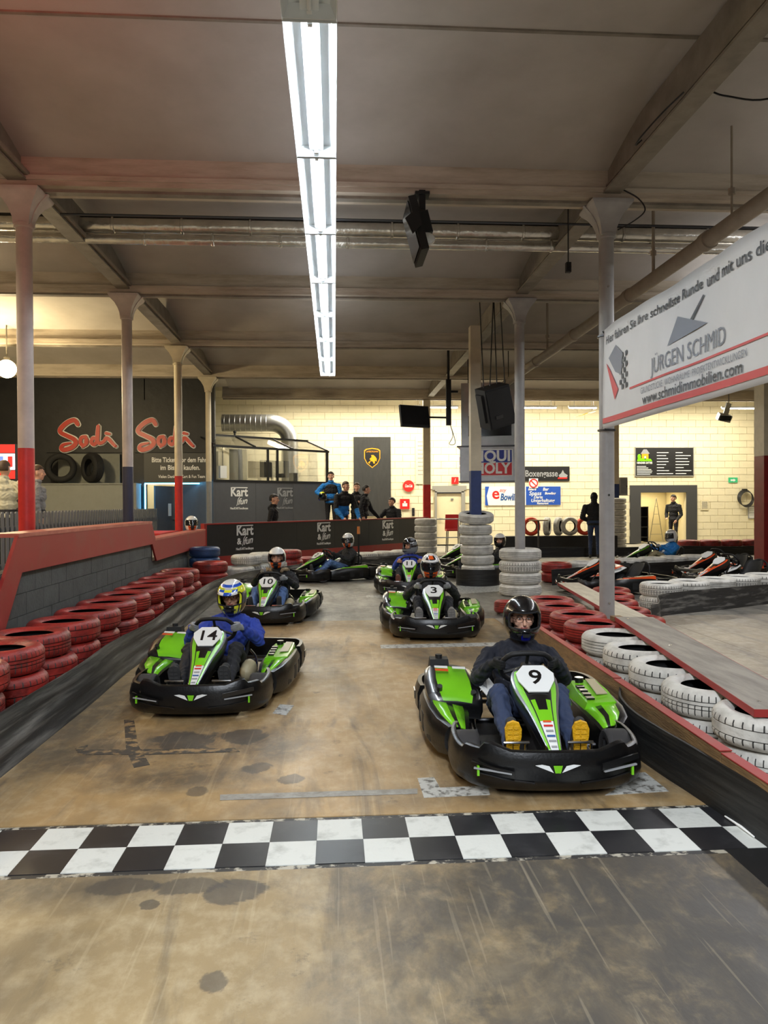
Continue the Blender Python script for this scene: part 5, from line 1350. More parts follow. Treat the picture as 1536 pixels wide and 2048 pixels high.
# ------------------------------------------------------------------ standing people
def person(loc, rz, H, label, top, legs, hairm=None, arms=None, yaw=0.0, bulk=1.0, shoe=None, lower=None, lean=0.0, hood=None, seated=False, skirt=None, vox=.010, beard=None, hand=None, handdirs=None, chest=None):
    """faces -y before turning by rz; arms = ((elbow, wrist) right, (elbow, wrist) left) in metres, x to the viewer's right"""
    e = empty('person', loc, rz, label, 'person'); b = Body(); k = H/1.8; shoe = shoe or M_shoe; hand = hand or M_skin
    hz = (.94 if not seated else .52)*k; L_ = lambda z: -lean*max(0, z-hz)           # forward lean
    def V(x, y, z): return Vector((x*k, y*k+L_(z*k), z*k if not seated else (z-.42)*k))
    lo = lower or top
    b.ell(V(0, 0, .96), (.165*k*bulk, .115*k*bulk, .12*k), skirt or legs); b.ell(V(0, .005, 1.10), (.158*k*bulk, .112*k*bulk, .13*k), lo)
    b.ell(V(0, 0, 1.26), (.178*k*bulk, .122*k*bulk, .14*k), chest or top); b.ell(V(0, .0, 1.36), (.16*k*bulk, .118*k*bulk, .10*k), chest or top)
    b.chain([V(-.17*bulk, .005, 1.405), V(-.08, .005, 1.445), V(.08, .005, 1.445), V(.17*bulk, .005, 1.405)], [.062*k, .066*k, .066*k, .062*k], top)
    b.cap(V(0, .0, 1.47), V(0, -.01, 1.53), .07*k, .062*k, top); b.cap(V(0, -.005, 1.50), V(0, -.015, 1.60), .054*k, .052*k, M_skin)
    hc = V(0, -.02, 1.672); q = head(b, hc, yaw, .0, s=k*1.10, beard=beard)
    b.ring(V(0, -.005, 1.535), .068*k, .022*k, top, -.25); b.ell(V(0, .085, 1.46), (.115*k, .055*k, .075*k), top)
    b.ring(V(0, 0, .93), .125*k*bulk, .032*k, skirt or lo)
    for s in (-1, 1):
        if not seated:
            hip = V(s*.09, 0, .93); kn = V(s*.10, -.02, .50); an = V(s*.105, .02, .09)
        else:
            hip = V(s*.09, 0, .93); kn = V(s*.12, -.42, .95); an = V(s*.12, -.42, .50)
        b.chain([hip, hip*.5+kn*.5, kn], [.092*k, .082*k, .060*k], legs); b.chain([kn, kn*.55+an*.45+Vector((0, .015, 0)), an], [.060*k, .056*k, .042*k], legs)
        b.chain([an, an+Vector((0, .02, -.045))*k, an+Vector((0, -.07, -.055))*k, an+Vector((0, -.15, -.062))*k], [.042*k, .040*k, .038*k, .027*k], shoe)
        S = V(s*.19*bulk, .0, 1.395)
        if arms and arms[0 if s < 0 else 1]: E_, W = [Vector(p)*k for p in arms[0 if s < 0 else 1]]
        else: E_, W = V(s*.26*bulk, .03, 1.14), V(s*.27*bulk, -.05, .90)
        b.chain([S, S*.5+E_*.5, E_], [.070*k*bulk, .068*k*bulk, .060*k*bulk], top); b.chain([E_, E_*.5+W*.5, W], [.060*k*bulk, .055*k*bulk, .044*k], lo)
        dd = (W-E_).normalized(); hd = handdirs[0 if s < 0 else 1] if handdirs else None
        hang_hand(b, W, hd or dd, Vector((-s*.2, -1, 0)) if abs(dd.y) < .8 else Vector((-s, 0, .3)), hand, k)
    if hood: b.ell(V(0, .02, 1.68), (.098*k, .118*k, .128*k), hood); b.cap(V(0, .05, 1.5), V(0, .02, 1.62), .09*k, .09*k, hood)
    b.build('body', vox, e)
    if not hood:
        face_parts(e, hc, q, k*1.10); hair(e, hc, q, hairm or M_hairb, k*1.10)
    return e
wn = Vector((-ABn.y, ABn.x, 0))
def behind_wall(px, off):
    d = ray(px, 1000); t = (A+wn*off-CAM).dot(wn)/d.dot(wn); p = CAM+d*t; return p
def top_z(px, py, p): return PYp(px, py, p.y).z
# leaning man in blue and black
p = behind_wall(684, .50); wa = math.atan2(ABn.y, ABn.x)
person((p.x, p.y, .36), wa-.35, 1.80, 'man in blue and charcoal jacket leaning on the black wall with both hands', M_blkcl, M_dtrou, M_hairb, lower=M_sky, lean=.28, vox=.008, bulk=1.2, skirt=M_sky,
       arms=(((-.30, -.20, 1.06), (-.20, -.44, .80)), ((.33, -.22, 1.06), (.27, -.46, .80))), handdirs=(Vector((.1, -1, -.25)), Vector((-.1, -1, -.25))), yaw=.2)
p = behind_wall(662, 2.05); h = top_z(662, 944, p)-.66
person((p.x, p.y, .66), .1, max(1.7, min(1.95, h)), 'tall man in bright blue jacket and dark vest holding a black and yellow helmet', M_sky, M_dtrou, M_hairk, vox=.009, yaw=-.15, bulk=1.18, chest=M_blkcl, lower=M_sky,
       arms=(((-.40, .06, 1.22), (-.22, -.14, 1.08)), ((.27, .04, 1.16), (.27, -.05, .9))))
hp = Vector((p.x-.24, p.y-.26, .66+1.13)); helmet(None, '9', hp, yaw=-.9, name='carried_helmet', s=.9)
ch = [o for o in COL.objects if o.name.startswith('carried_helmet')][0]; tag(ch, 'black helmet with yellow top held against the tall man', 'helmet')
MB().ell((0, -.02, .10), (.085, .10, .055)).build('top_panel', HM['yellow'], ch, smooth=60)
p = behind_wall(713, 1.30); h = top_z(713, 966, p)-.36
person((p.x, p.y, .36), .5, max(1.6, min(1.95, h)), 'man with sandy hair in black jacket behind the front spectators', M_blkcl, M_dtrou, M_hairb, yaw=-.5, vox=.010, bulk=1.18, arms=(None, ((.22, -.12, 1.12), (.02, -.22, 1.2))))
p = behind_wall(727, .62); h = top_z(727, 971, p)-.36
person((p.x, p.y, .36), wa+.45, max(1.6, min(1.95, h)), 'man with dark short hair in black jacket looking aside, hand on the wall', M_blkcl, M_dtrou, M_hairk, yaw=.35, lean=.10, vox=.009, bulk=1.18,
       arms=(None, ((.30, -.16, 1.08), (.33, -.42, .80))), handdirs=(None, Vector((.2, -1, -.2))))
p = behind_wall(784, .80)
person((p.x, p.y, .36), -.5, 1.80, 'seated man in black jacket at the end of the black wall', M_blkcl, M_dtrou, M_hairk, seated=True, bulk=1.15, yaw=-.5, vox=.010, lean=.0,
       arms=(((-.34, -.18, .76), (-.28, -.42, .72)), ((.32, -.15, .72), (.2, -.4, .60))))
p = PYp(547, 1000, 18.9)
person((p.x, p.y, 0), PI/2-.2, max(1.6, min(1.85, top_z(547, 989, p))), 'young man in black hooded jacket walking past the booth', M_blkcl, M_dtrou, M_hairk, vox=.010)
p = PYp(1188, 1000, 20.8)
person((p.x, p.y, 0), PI-.25, max(1.7, min(1.9, top_z(1188, 985, p))), 'hooded man in dark jacket and jeans seen from behind in the pit lane', M_blkcl, M_djean, hood=M_blkcl, vox=.009, bulk=1.22,
       arms=(((-.31, .0, 1.12), (-.16, -.2, 1.02)), ((.31, .0, 1.12), (.16, -.2, 1.02))))
p = PYp(1347, 1000, 26.6)
person((p.x, p.y, 0), -.85, max(1.7, min(1.9, top_z(1342, 990, p))), 'man with cropped hair in dark padded jacket in the service opening', M_blkcl, M_dtrou, M_hairk, vox=.009, bulk=1.12, yaw=-.2,
       arms=(((-.27, .02, 1.12), (-.16, -.22, .98)), ((.27, .02, 1.10), (.20, -.18, .90))))
p = PYp(8, 1000, 12.9)
person((p.x, p.y, .42), PI-.1, 1.88, 'guest in pale cream padded coat behind the picket fence', M_palecoat, M_dtrou, M_hairb, vox=.010, bulk=1.4, arms=(((-.40, -.0, 1.14), (-.26, -.2, 1.0)), ((.40, .0, 1.14), (.26, -.2, 1.0))))
p = PYp(74, 1000, 14.0)
person((p.x, p.y, .42), 1.9, 1.86, 'guest in grey padded coat beside the bright red column', M_greycoat, M_dtrou, M_hairb, vox=.010, bulk=1.32)
# helmet lying on the lower part of the left wall
p = PXp(383, 1058, -2.84)
hl = helmet(None, 'loose', Vector((-2.84, p.y, 1.046+.15)), yaw=.3, visor='dark', name='resting_helmet'); tag(hl, 'white, black and orange helmet resting on the red-capped left wall', 'helmet')
# ================================================================== BACKGROUND OBJECTS
def face_frame(px, py, Y, out=.0):     # point on a wall that faces the camera at depth Y
    p = PYp(px, py, Y-out); return frame((p.x, p.y, p.z), (1, 0, 0), (0, 0, 1))
def sign(name, px0, py0, px1, py1, Y, m, label, cat='sign', th=.02, frame_m=None):
    a = PYp(px0, py0, Y); b = PYp(px1, py1, Y)
    e = empty(name, ((a.x+b.x)/2, Y, b.z), 0, label, cat); w_, h_ = b.x-a.x, a.z-b.z
    MB().box((0, 0, h_/2), (w_, th, h_)).build('board', m, e)
    if frame_m:
        for x in (-w_/2, w_/2): MB().box((x, -.004, h_/2), (.03, th+.01, h_+.03)).build('frame_bar', frame_m, e)
        for z in (0, h_): MB().box((0, -.004, z), (w_, th+.01, .03)).build('frame_bar', frame_m, e)
    return e, w_, h_
def T_(e, s, x, z, size, m, width=None, out=.013, **k):
    return put_text(s, frame((x, -out, z), (1, 0, 0), (0, 0, 1)), m, e, size, width=width, ext=.001, **k)
# ---- timing booth
a0 = Vector((-3.24, 20.7, 0)); b0 = Vector((-.2, 23.15, 0)); dv = (b0-a0); Lt = dv.length; ang = math.atan2(dv.y, dv.x)
bt = empty('timing_booth', a0, ang, 'dark grey timing booth with glass front and sloping glass roof', 'booth')
for i in range(3):
    MB().box((Lt*(i+.5)/3, .03, 1.1), (Lt/3-.006, .06, 2.2)).build('front_panel', M_booth, bt)
MB().box((-.03, 1.0, 1.1), (.06, 2.0, 2.2)).build('side_panel', M_booth, bt); MB().box((Lt+.03, 1.0, 1.1), (.06, 2.0, 2.2)).build('side_panel', M_booth, bt)
MB().box((Lt/2, .03, 2.22), (Lt+.12, .10, .05)).build('sill', M_black, bt); MB().box((Lt/2, .03, 3.17), (Lt+.12, .08, .06)).build('head_rail', M_black, bt)
for x in (0.0, Lt*.445, Lt*.53, Lt): MB().box((x, .03, 2.69), (.07 if x in (0.0, Lt) else .045, .06, .92)).build('mullion', M_black, bt)
for x0_, x1_ in ((.04, Lt*.435), (Lt*.455, Lt*.52), (Lt*.54, Lt-.04)): MB().box(((x0_+x1_)/2, .03, 2.69), (x1_-x0_, .008, .9)).build('pane', M_glass, bt)
rf = Matrix.Rotation(math.atan2(.36, 1.05), 3, 'X')
for i in range(3): MB().box((Lt*(i+.5)/3, .55, 3.38), (Lt/3-.03, 1.10, .008), rf).build('roof_pane', M_glass, bt)
for i in range(4): MB().box((Lt*i/3, .55, 3.385), (.05, 1.12, .04), rf).build('rafter', M_black, bt)
MB().box((Lt/2, 1.08, 3.57), (Lt+.1, .08, .06)).build('ridge_bar', M_black, bt)
MB().cyl((Lt*.33, 1.08, 3.6), (Lt*.33, 1.08, 3.68), .03, n=10).ell((Lt*.33, 1.08, 3.7), (.05, .05, .04)).build('finial', M_black, bt)
for x in (.75, 2.35): kart_fun(frame((x if x < 1 else 2.3, -.004, 1.68), (1, 0, 0), (0, 0, 1)), bt, .44, amp=False, m=M_gdec if x > 1 else M_whiteprint)
MB().box((.55, .0, .95), (.07, .02, .05)).build('sticker', M_whiteprint, bt)
mo = empty('desk_monitor', a0+dv.normalized()*2.25+Vector((-.35, .45, 2.25)), ang, 'black computer monitor standing in the timing booth', 'monitor')
MB().box((0, 0, .36), (.86, .05, .50)).build('screen_housing', M_plast2, mo); MB().box((0, .03, .36), (.8, .01, .45)).build('screen', M_screen, mo); MB().cyl((0, .02, 0), (0, .02, .14), .04).box((0, .02, .01), (.3, .2, .02)).build('stand', M_plast2, mo)
mo2 = empty('speaker_box', a0+dv.normalized()*2.95+Vector((-.3, .4, 2.25)), ang, 'small black box beside the monitor in the booth', 'speaker')
MB().box((0, 0, .13), (.2, .15, .26)).build('cabinet', M_plast2, mo2); MB().cyl((0, -.075, .16), (0, -.085, .16), .06, n=14).build('cone', M_screen, mo2)
dk = MB().box((Lt/2, .55, 2.22), (Lt-.2, .7, .04)).build('desk', M_black, bt)
pil = tag(MB().box((0, 0, 1.6), (.5, .25, 3.2)).build('dark_cabinet', M_black, loc=(-2.85, 22.6, 0)), 'tall dark cabinet seen through the booth glass', 'cabinet')
lampb = empty('hanging_lamp', a0+dv.normalized()*.22+Vector((0, .1, 2.3)), ang, 'pale hanging lamp in the corner of the booth', 'lamp')
MB().box((0, 0, .16), (.2, .1, .34)).build('shade', M_whiteprint, lampb); MB().cyl((0, 0, .33), (0, 0, .85), .008, n=6).build('cord', M_black, lampb)

# ---- signs and things on the cream wall
WY = BW-.03
e, w_, h_ = sign('sports_banner', 707, 874, 782, 1032, WY, mat('dark_grey_banner', s2l(62, 62, 60), .35, var=.12, bump=.9, bscale=1.6, stretch=(2, 1, .5), coords='World'), 'tall dark banner with golden shield emblem on the cream wall', 'banner')
M_gold = mat('gold_print', s2l(232, 160, 30), .4)
sh_ = [(-.30, .30), (-.22, .36), (0, .39), (.22, .36), (.30, .30), (.30, .0), (.20, -.20), (0, -.36), (-.20, -.20), (-.30, .0)]
Ms = frame((0, -.012, h_*.73), (1, 0, 0), (0, 0, 1))
def ring_poly(poly, k, M, m, name, parent, h=.004):
    n = len(poly); vs = [M @ Vector((x, y, 0)) for x, y in poly]+[M @ Vector((x*k, y*k, 0)) for x, y in poly]
    return MB().add(vs, [(i, (i+1) % n, n+(i+1) % n, n+i) for i in range(n)]).build(name, m, parent)
ring_poly(sh_, .90, Ms, M_gold, 'shield_outline', e)
MB().prism([(x*.88, y*.88) for x, y in sh_], .003, frame((0, -.010, h_*.73), (1, 0, 0), (0, 0, 1))).build('shield_field', M_black, e)
T_(e, 'LAMBORGHINI', 0, h_*.73+.25, .09, M_gold, .44, out=.016)
MB().prism([(-.16, -.16), (-.10, -.20), (-.06, -.10), (.02, -.12), (.05, -.2), (.10, -.19), (.10, -.08), (.16, -.12), (.17, -.02), (.12, .06), (.04, .13), (-.04, .12), (-.02, .05), (-.10, -.02), (-.06, -.08)], .004, frame((0, -.0145, h_*.73), (1, 0, 0), (0, 0, 1))).build('bull_emblem', M_gold, e)
e, w_, h_ = sign('wall_board', 1043, 933, 1139, 962, WY, M_black, 'black wall sign reading Boxengasse with a small kart', 'sign')
T_(e, 'Boxengasse', -.16, h_*.5, .34, M_gdec, 1.25, bold=.006)
MB().prism([(.55, .10), (.80, .12), (.85, .22), (.72, .30), (.66, .42), (.60, .30), (.50, .22)], .004, frame((0, -.016, 0), (1, 0, 0), (0, 0, 1))).build('kart_picture', M_gdec, e); MB().prism([(.46, .08), (.82, .08), (.84, .14), (.48, .14)], .004, frame((0, -.017, 0), (1, 0, 0), (0, 0, 1))).build('kart_picture_base', M_rdec, e)
e, w_, h_ = sign('bowling_banner', 970, 973, 1121, 1010, WY, M_whiteprint, 'white and blue bowling centre banner below the pit sign', 'banner')
M_bblue = mat('banner_blue', s2l(36, 82, 176), .5)
MB().box((w_*.27, -.012, h_/2), (w_*.46, .004, h_*.98)).build('blue_field', M_bblue, e); MB().prism([(-w_/2, 0), (-w_/2+.12, 0), (-w_/2+.06, h_/2), (-w_/2+.16, h_), (-w_/2, h_)], .004, frame((0, -.011, 0), (1, 0, 0), (0, 0, 1))).build('blue_corner', M_bblue, e)
T_(e, 'e', -w_*.36, h_*.62, .62, M_rdec, bold=.012); T_(e, 'asy', -w_*.27, h_*.80, .2, M_rdec, shear=.3); T_(e, 'Bowling', -w_*.17, h_*.42, .36, M_bludec, .78, bold=.012, shear=.2)
for s, x, z, sz in (('Billard', .12, .84, .12), ('Bar', .30, .84, .16), ('Spass', .16, .62, .22), ('Bowling', .36, .62, .13), ('Darts', .2, .42, .15), ('Unterhaltung', .26, .24, .17), ('Restaurant', .26, .09, .10)): T_(e, s, w_*x, h_*z, sz, M_whiteprint, out=.018, bold=.003, shear=.2)
e, w_, h_ = sign('company_board', 1270, 895, 1387, 952, WY, M_black, 'black company board with a yellow house picture above the service opening', 'sign', frame_m=M_doorframe)
MB().box((-w_*.33, -.014, h_*.70), (.26, .006, .22)).build('house_picture', M_gold, e); MB().prism([(-.18, 0), (.18, 0), (.06, .17), (-.06, .17)], .005, frame((-w_*.33, -.013, h_*.78), (1, 0, 0), (0, 0, 1))).build('house_roof', M_gdec, e)
MB().prism([(-.30, 0), (.30, 0), (.24, .09), (-.26, .12)], .005, frame((-w_*.34, -.015, h_*.52), (1, 0, 0), (0, 0, 1))).build('lawn', M_green, e); MB().ell((-w_*.43, -.014, h_*.68), (.07, .01, .1)).build('tree_picture', M_green, e); MB().box((-w_*.33, -.018, h_*.64), (.06, .004, .12)).build('house_door', M_whiteprint, e)
T_(e, 'HENDRIK DITTES', -w_*.34, h_*.46, .10, M_whiteprint, .60, bold=.003)
rr = random.Random(4)
def text_bars(e, x0, zs, widths, hgt, m):
    for z, wd in zip(zs, widths): MB().box((x0+wd/2, -.0125, z), (wd, .004, hgt)).build('print_line', m, e)
text_bars(e, -w_*.47, [h_*(.34-.055*i) for i in range(6)], [.36, .44, .56, .6, .58, .52], .022, M_whiteprint)
text_bars(e, -w_*.13, [h_*(.82-.105*i) for i in range(8)], [.46, .36, .44, .46, .36, .28, .48, .64], .026, M_whiteprint)
text_bars(e, w_*.19, [h_*(.82-.105*i) for i in range(8)], [.28, .6, .48, .54, .52, .32, .62, .42], .026, M_whiteprint)
def disc_sign(px, py, r, label, txt):
    p = PYp(px, py, WY); e = empty('round_sign', (p.x, WY, p.z), 0, label, 'sign')
    MB().lathe([(.001, 0), (r*.94, 0), (r, .012), (r, .03), (.001, .03)], 36, M=Matrix.Rotation(R(90), 4, 'X')).build('disc', M_redsign, e, smooth=40)
    T_(e, txt, 0, 0, r*.7, M_whiteprint, r*1.25, out=.034, shear=.35, bold=.004); return e
M_redsign = mat('glossy_red_sign', s2l(222, 44, 40), .3, coat=.4)
disc_sign(817, 972, .215, 'round red drinks sign with white script on the cream wall', 'Coca-Cola')
e, w_, h_ = sign('fire_equipment_sign', 800, 998, 819, 1018, WY, M_redsign, 'square red fire extinguisher box below the round sign', 'sign', th=.06)
MB().box((0, -.034, h_*.42), (.18, .006, .12)).box((0, -.034, h_*.66), (.07, .006, .09)).build('extinguisher_symbol', M_whiteprint, e)
e, w_, h_ = sign('soap_dispenser', 824, 1016, 829, 1032, WY, M_plast2, 'small black dispenser beside the red box', 'dispenser', th=.08); MB().box((0, -.045, h_*.3), (.06, .02, .08)).build('lever', M_dsteel, e)
e, w_, h_ = sign('wall_notice', 831, 872, 862, 968, WY, mat('pale_notice', s2l(226, 212, 176), .6), 'tall pale notice with faded print beside the red-footed column', 'notice'); text_bars(e, -w_*.36, [h_*(.88-.085*i) for i in range(9)], [.3, .36, .34, .3, .36, .32, .34, .3, .28], .03, M_doorframe)
e, w_, h_ = sign('exit_sign', 1457, 955, 1475, 965, WY, mat('exit_green', s2l(40, 150, 90), .4, emit=((.1, .7, .35), .25)), 'small green emergency exit sign on the cream wall', 'sign'); MB().prism([(-.1, .06), (.02, .06), (.02, .03), (.1, .09), (.02, .15), (.02, .12), (-.1, .12)], .003, frame((0, -.011, .0), (1, 0, 0), (0, 0, 1))).build('arrow', M_whiteprint, e)
e, w_, h_ = sign('prohibition_sign', 1058, 957, 1076, 976, WY-.03, M_whiteprint, 'round no-fire sign with red ring below the pit sign', 'sign', th=.006)
MB().lathe([(.13, 0), (.17, 0), (.17, .008), (.13, .008)], 28, closed=True, M=Matrix.Translation((0, -.006, h_/2)) @ Matrix.Rotation(R(90), 4, 'X')).build('ring', M_redsign, e); MB().box((0, -.012, h_/2), (.3, .006, .035), Matrix.Rotation(R(45), 3, 'Y')).build('bar', M_redsign, e)
for i, (x0_, y0_, x1_, y1_, lab) in enumerate([(1401, 1000, 1417, 1020, 'yellowed paper notice right of the service opening'), (1497, 1013, 1509, 1036, 'white framed notice below the cable coil')]):
    e, w_, h_ = sign('paper_notice', x0_, y0_, x1_, y1_, WY, M_door if i == 0 else M_whiteprint, lab, 'notice', th=.008, frame_m=None if i == 0 else M_gdec); text_bars(e, -w_*.35, [h_*(.8-.15*k) for k in range(5)], [w_*.7]*5, .018, M_gdec)
e, w_, h_ = sign('fire_sign', 903, 954, 917, 968, WY-.02, M_redsign, 'small red and white fire point sign above the cream door', 'sign'); T_(e, '/', 0, h_*.5, .2, M_whiteprint, out=.014)
# cable coil
p = PYp(1488, 995, WY); e = empty('cable_coil', (p.x, WY-.06, p.z), 0, 'grey cable coil hanging on the cream wall', 'cable coil')
for k in range(6): MB().tube([(.29*(1-.02*k)*math.cos(t)+.01*k, -.014*k, .30*math.sin(t)-.015*k) for t in np.linspace(0, 2*PI, 29)[:-1]], .016, n=6, closed=True).build('loop', M_dsteel, e, smooth=60)
MB().box((0, .02, .30), (.16, .12, .07)).build('hook', M_black, e)
# grey box by the pit column, flood lamp
e = empty('fuse_box', (9.62, 24.5, 1.80), 0, 'grey fuse box beside the blue-footed pit column', 'box'); MB().box((0, 0, .3), (.26, .2, .6)).build('housing', M_colgrey, e); MB().box((.0, -.105, .3), (.2, .01, .5)).build('lid', M_colpit, e); MB().box((.1, -.115, .3), (.02, .02, .06)).build('latch', M_black, e)
p = PYp(1448, 835, 23.6); e = empty('flood_lamp', (p.x, 23.6, p.z), 0, 'silver flood lamp hanging above the pit lane', 'lamp')
MB().box((0, 0, 0), (.42, .2, .22), Matrix.Rotation(R(12), 3, 'Y') @ Matrix.Rotation(R(25), 3, 'X')).build('housing', M_alu, e); MB().box((0, -.1, -.04), (.36, .02, .16), Matrix.Rotation(R(25), 3, 'X')).build('lens', M_screen, e); MB().box((.1, 0, .26), (.16, .06, .42), Matrix.Rotation(R(18), 3, 'Y')).build('bracket', M_alu, e); MB().cyl((.16, 0, .42), (.16, 0, 1.13), .015, n=8).build('rod', M_dsteel, e)
p = PYp(1170, 832, 25.5); e = empty('ceiling_hatch', (p.x, 25.5, p.z), 0, 'yellowish open ceiling panel hanging crooked in the pit hall', 'panel')
for k in range(4): MB().box((-.25+.2*k, 0, .05*k), (.16, .5, .02), Matrix.Rotation(R(-16), 3, 'Y')).build('slat', M_gold if k == 1 else M_door, e)
MB().cyl((.3, 0, .2), (.3, 0, 1.5), .01, n=6).build('cord', M_dsteel, e)
# store room things in the service opening
e = empty('storage_rack', (12.0, 28.9, 0), 0, 'black rack with tyres in the service opening', 'rack')
for x in (-.28, .28): MB().box((x, 0, .7), (.04, .4, 1.4)).build('upright', M_black, e)
for z in (.2, .6, 1.0, 1.38): MB().box((0, 0, z), (.6, .42, .03)).build('shelf', M_black, e)
MB().box((0, .2, .7), (.56, .02, 1.36)).build('back_panel', M_black, e)
e = empty('wire_obelisk', (12.75, 29.0, 0), 0, 'wire frame obelisk in the service opening', 'frame')
for s in (-1, 1): MB().cyl((s*.28, 0, 0), (0, 0, 1.75), .012, n=6).build('rod', M_doorframe, e)
for z in (.3, .7, 1.1, 1.4): MB().cyl((-.28*(1-z/1.75), 0, z), (.28*(1-z/1.75), 0, z), .009, n=6).build('cross_rod', M_doorframe, e)
# table and chair in front of the cream door
e = empty('stool', (3.75, 23.6, 0), 0, 'red bucket chair before the cream door', 'chair')
MB().box((0, 0, .72), (.46, .42, .06)).build('seat', M_rdec, e); MB().box((0, .2, .98), (.46, .05, .46), taper=.9).build('backrest', M_rdec, e)
for s in (-1, 1):
    for t in (-1, 1): MB().cyl((s*.2, t*.17, 0), (s*.18, t*.15, .7), .016, n=8).build('leg', M_dsteel, e)
e = empty('bar_table', (3.35, 23.0, 0), 0, 'light metal barrier table at the end of the black wall', 'table')
MB().box((0, 0, 1.08), (1.1, .4, .03)).build('tabletop', M_alu, e)
for s in (-1, 1):
    for t in (-1, 1): MB().cyl((s*.5, t*.17, 0), (s*.5, t*.17, 1.07), .016, n=8).build('leg', M_alu, e)
MB().box((0, .17, .5), (1.0, .02, .03)).build('rail', M_alu, e)
p = PYp(1083, 1050, 23.2); e = empty('cocktail_table', (p.x-.1, 23.2, 0), 0, 'slim dark cocktail table behind the grey column', 'table')
MB().cyl((0, 0, 1.0), (0, 0, 1.03), .3, n=24).build('tabletop', M_wood, e, smooth=40); MB().cyl((0, 0, .02), (0, 0, 1.0), .03, n=10).build('post', M_dsteel, e, smooth=40); MB().cyl((0, 0, 0), (0, 0, .02), .22, n=24).build('foot', M_dsteel, e, smooth=40)

# ---- hanging sponsor cabinet, loudspeaker, screens near the blue column
e = empty('sponsor_cabinet', (3.86, 18.6, 2.1), R(-14), 'hanging grey metal cabinet with blue and red oil brand plate', 'cabinet')
MB().box((0, 0, .42), (1.36, .9, .84)).build('lower_case', M_alu, e); MB().box((0, 0, .86), (1.5, 1.0, .03)).build('ledge', M_dsteel, e); MB().box((0, 0, -.01), (1.42, .95, .03)).build('bottom_plate', M_dsteel, e)
MB().box((0, .05, 1.65), (1.30, .85, 1.55)).build('upper_case', M_alu, e); MB().box((0.05, -.39, 1.36), (1.05, .02, .5)).build('display_window', M_screen, e); MB().box((.1, -.395, 2.02), (.9, .03, .45)).build('roller_shutter', M_lampmetal, e)
mb = MB()
for s in (-1, 1): mb.cyl((s*.5, 0, 2.42), (s*.5, 0, 3.42), .012, n=6)
mb.build('hangers', M_black, e)
M_lqb = mat('plate_blue', s2l(40, 60, 150), .4); M_lqr = mat('plate_red', s2l(206, 40, 46), .4)
pl = MB().box((.1, -.462, .45), (1.02, .015, .66)).build('brand_plate', M_whiteprint, e)
MB().box((.1, -.474, .605), (.96, .012, .30)).build('blue_field', M_lqb, pl); MB().box((.1, -.474, .295), (.96, .012, .30)).build('red_field', M_lqr, pl)
for s, z in (('LIQUI', .60), ('MOLY', .30)): put_text(s, frame((.1, -.483, z), (1, 0, 0), (0, 0, 1)), M_whiteprint, pl, .36, width=.88, bold=.012, ext=.001)
pl2 = MB().box((-.69, 0, .42), (.012, .5, .5)).build('brand_plate', M_whiteprint, e); MB().box((-.70, 0, .52), (.01, .44, .2)).build('blue_field', M_rdec, pl2); MB().box((-.70, 0, .30), (.01, .44, .18)).build('red_field', M_lqr, pl2)
MB().box((-.5, -.3, .92), (.14, .14, .12)).build('sensor_box', M_black, e)
p = PYp(990, 812, 13.4); e = empty('loudspeaker', (p.x, 13.4, p.z), R(12), 'black loudspeaker tilted on chains beside the grey column', 'loudspeaker')
rl = Matrix.Rotation(R(-17), 3, 'Y') @ Matrix.Rotation(R(14), 3, 'X')
MB().box((0, 0, 0), (.52, .42, .72), rl, taper=.94).build('cabinet', M_plast2, e); MB().box(rl @ Vector((0, -.215, 0)), (.46, .012, .66), rl).build('grille', M_black, e)
MB().box(rl @ Vector((-.06, -.225, -.16)), (.14, .03, .06), rl).build('handle', M_dsteel, e)
MB().box(rl @ Vector((-.27, 0, .02)), (.05, .22, .50), rl).build('yoke', M_plast2, e)
for i, (x, x2) in enumerate(((-.22, -.30), (-.1, -.02), (.04, -.02), (.2, .10))): MB().tube([(x, 0, .30), (x2, 0, 2.06)], .011, n=6).build('chain', M_black, e)
def bracket_tv(px, py, Y, w_, h_, deg, tilt, label, zc):
    p = PYp(px, py, Y); e = empty('bracket_screen', (p.x, Y, p.z), R(deg), label, 'screen'); rl = Matrix.Rotation(R(tilt), 3, 'X')
    MB().box((0, 0, 0), (w_, .07, h_), rl).build('housing', M_plast2, e); MB().box(rl @ Vector((0, -.038, .02)), (w_*.94, .006, h_*.86), rl).build('screen', M_screen, e); MB().box(rl @ Vector((0, .06, 0)), (w_*.5, .08, h_*.5), rl).build('rear_cover', M_plast2, e)
    return e
tv = e = bracket_tv(829, 833, 17.0, .74, .50, 24, -10, 'black flat screen on a long wall arm left of the sponsor cabinet', 0)
pv = Matrix.Rotation(R(-24), 3, 'Z') @ (PYp(897, 833, 17.2)-e.location)
MB().tube([(.0, .08, 0), (pv.x*.5, .16, .02), (pv.x, pv.y, .0)], .022, n=8).build('arm', M_plast2, e)
p = PYp(897, 805, 17.2); e = empty('hanging_screen', (p.x, 17.2, p.z-.5), 0, 'black flat screen on a long arm from a ceiling post left of the sponsor cabinet', 'screen')
MB().box((0, 0, .5), (.11, .11, 1.05)).build('post', M_plast2, e); MB().cyl((0, 0, 1.0), (0, 0, 2.1), .03, n=8).build('rod', M_plast2, e); MB().box((.12, 0, .75), (.2, .04, .05)).build('side_arm', M_plast2, e)
MB().tube(catmull([(0, 0, .1), (.10, .02, -.25), (.02, .04, -.45), (.16, .03, -.42), (.04, .02, .0)], 5), .01, n=6).build('cable', M_whiteprint, e, smooth=60)
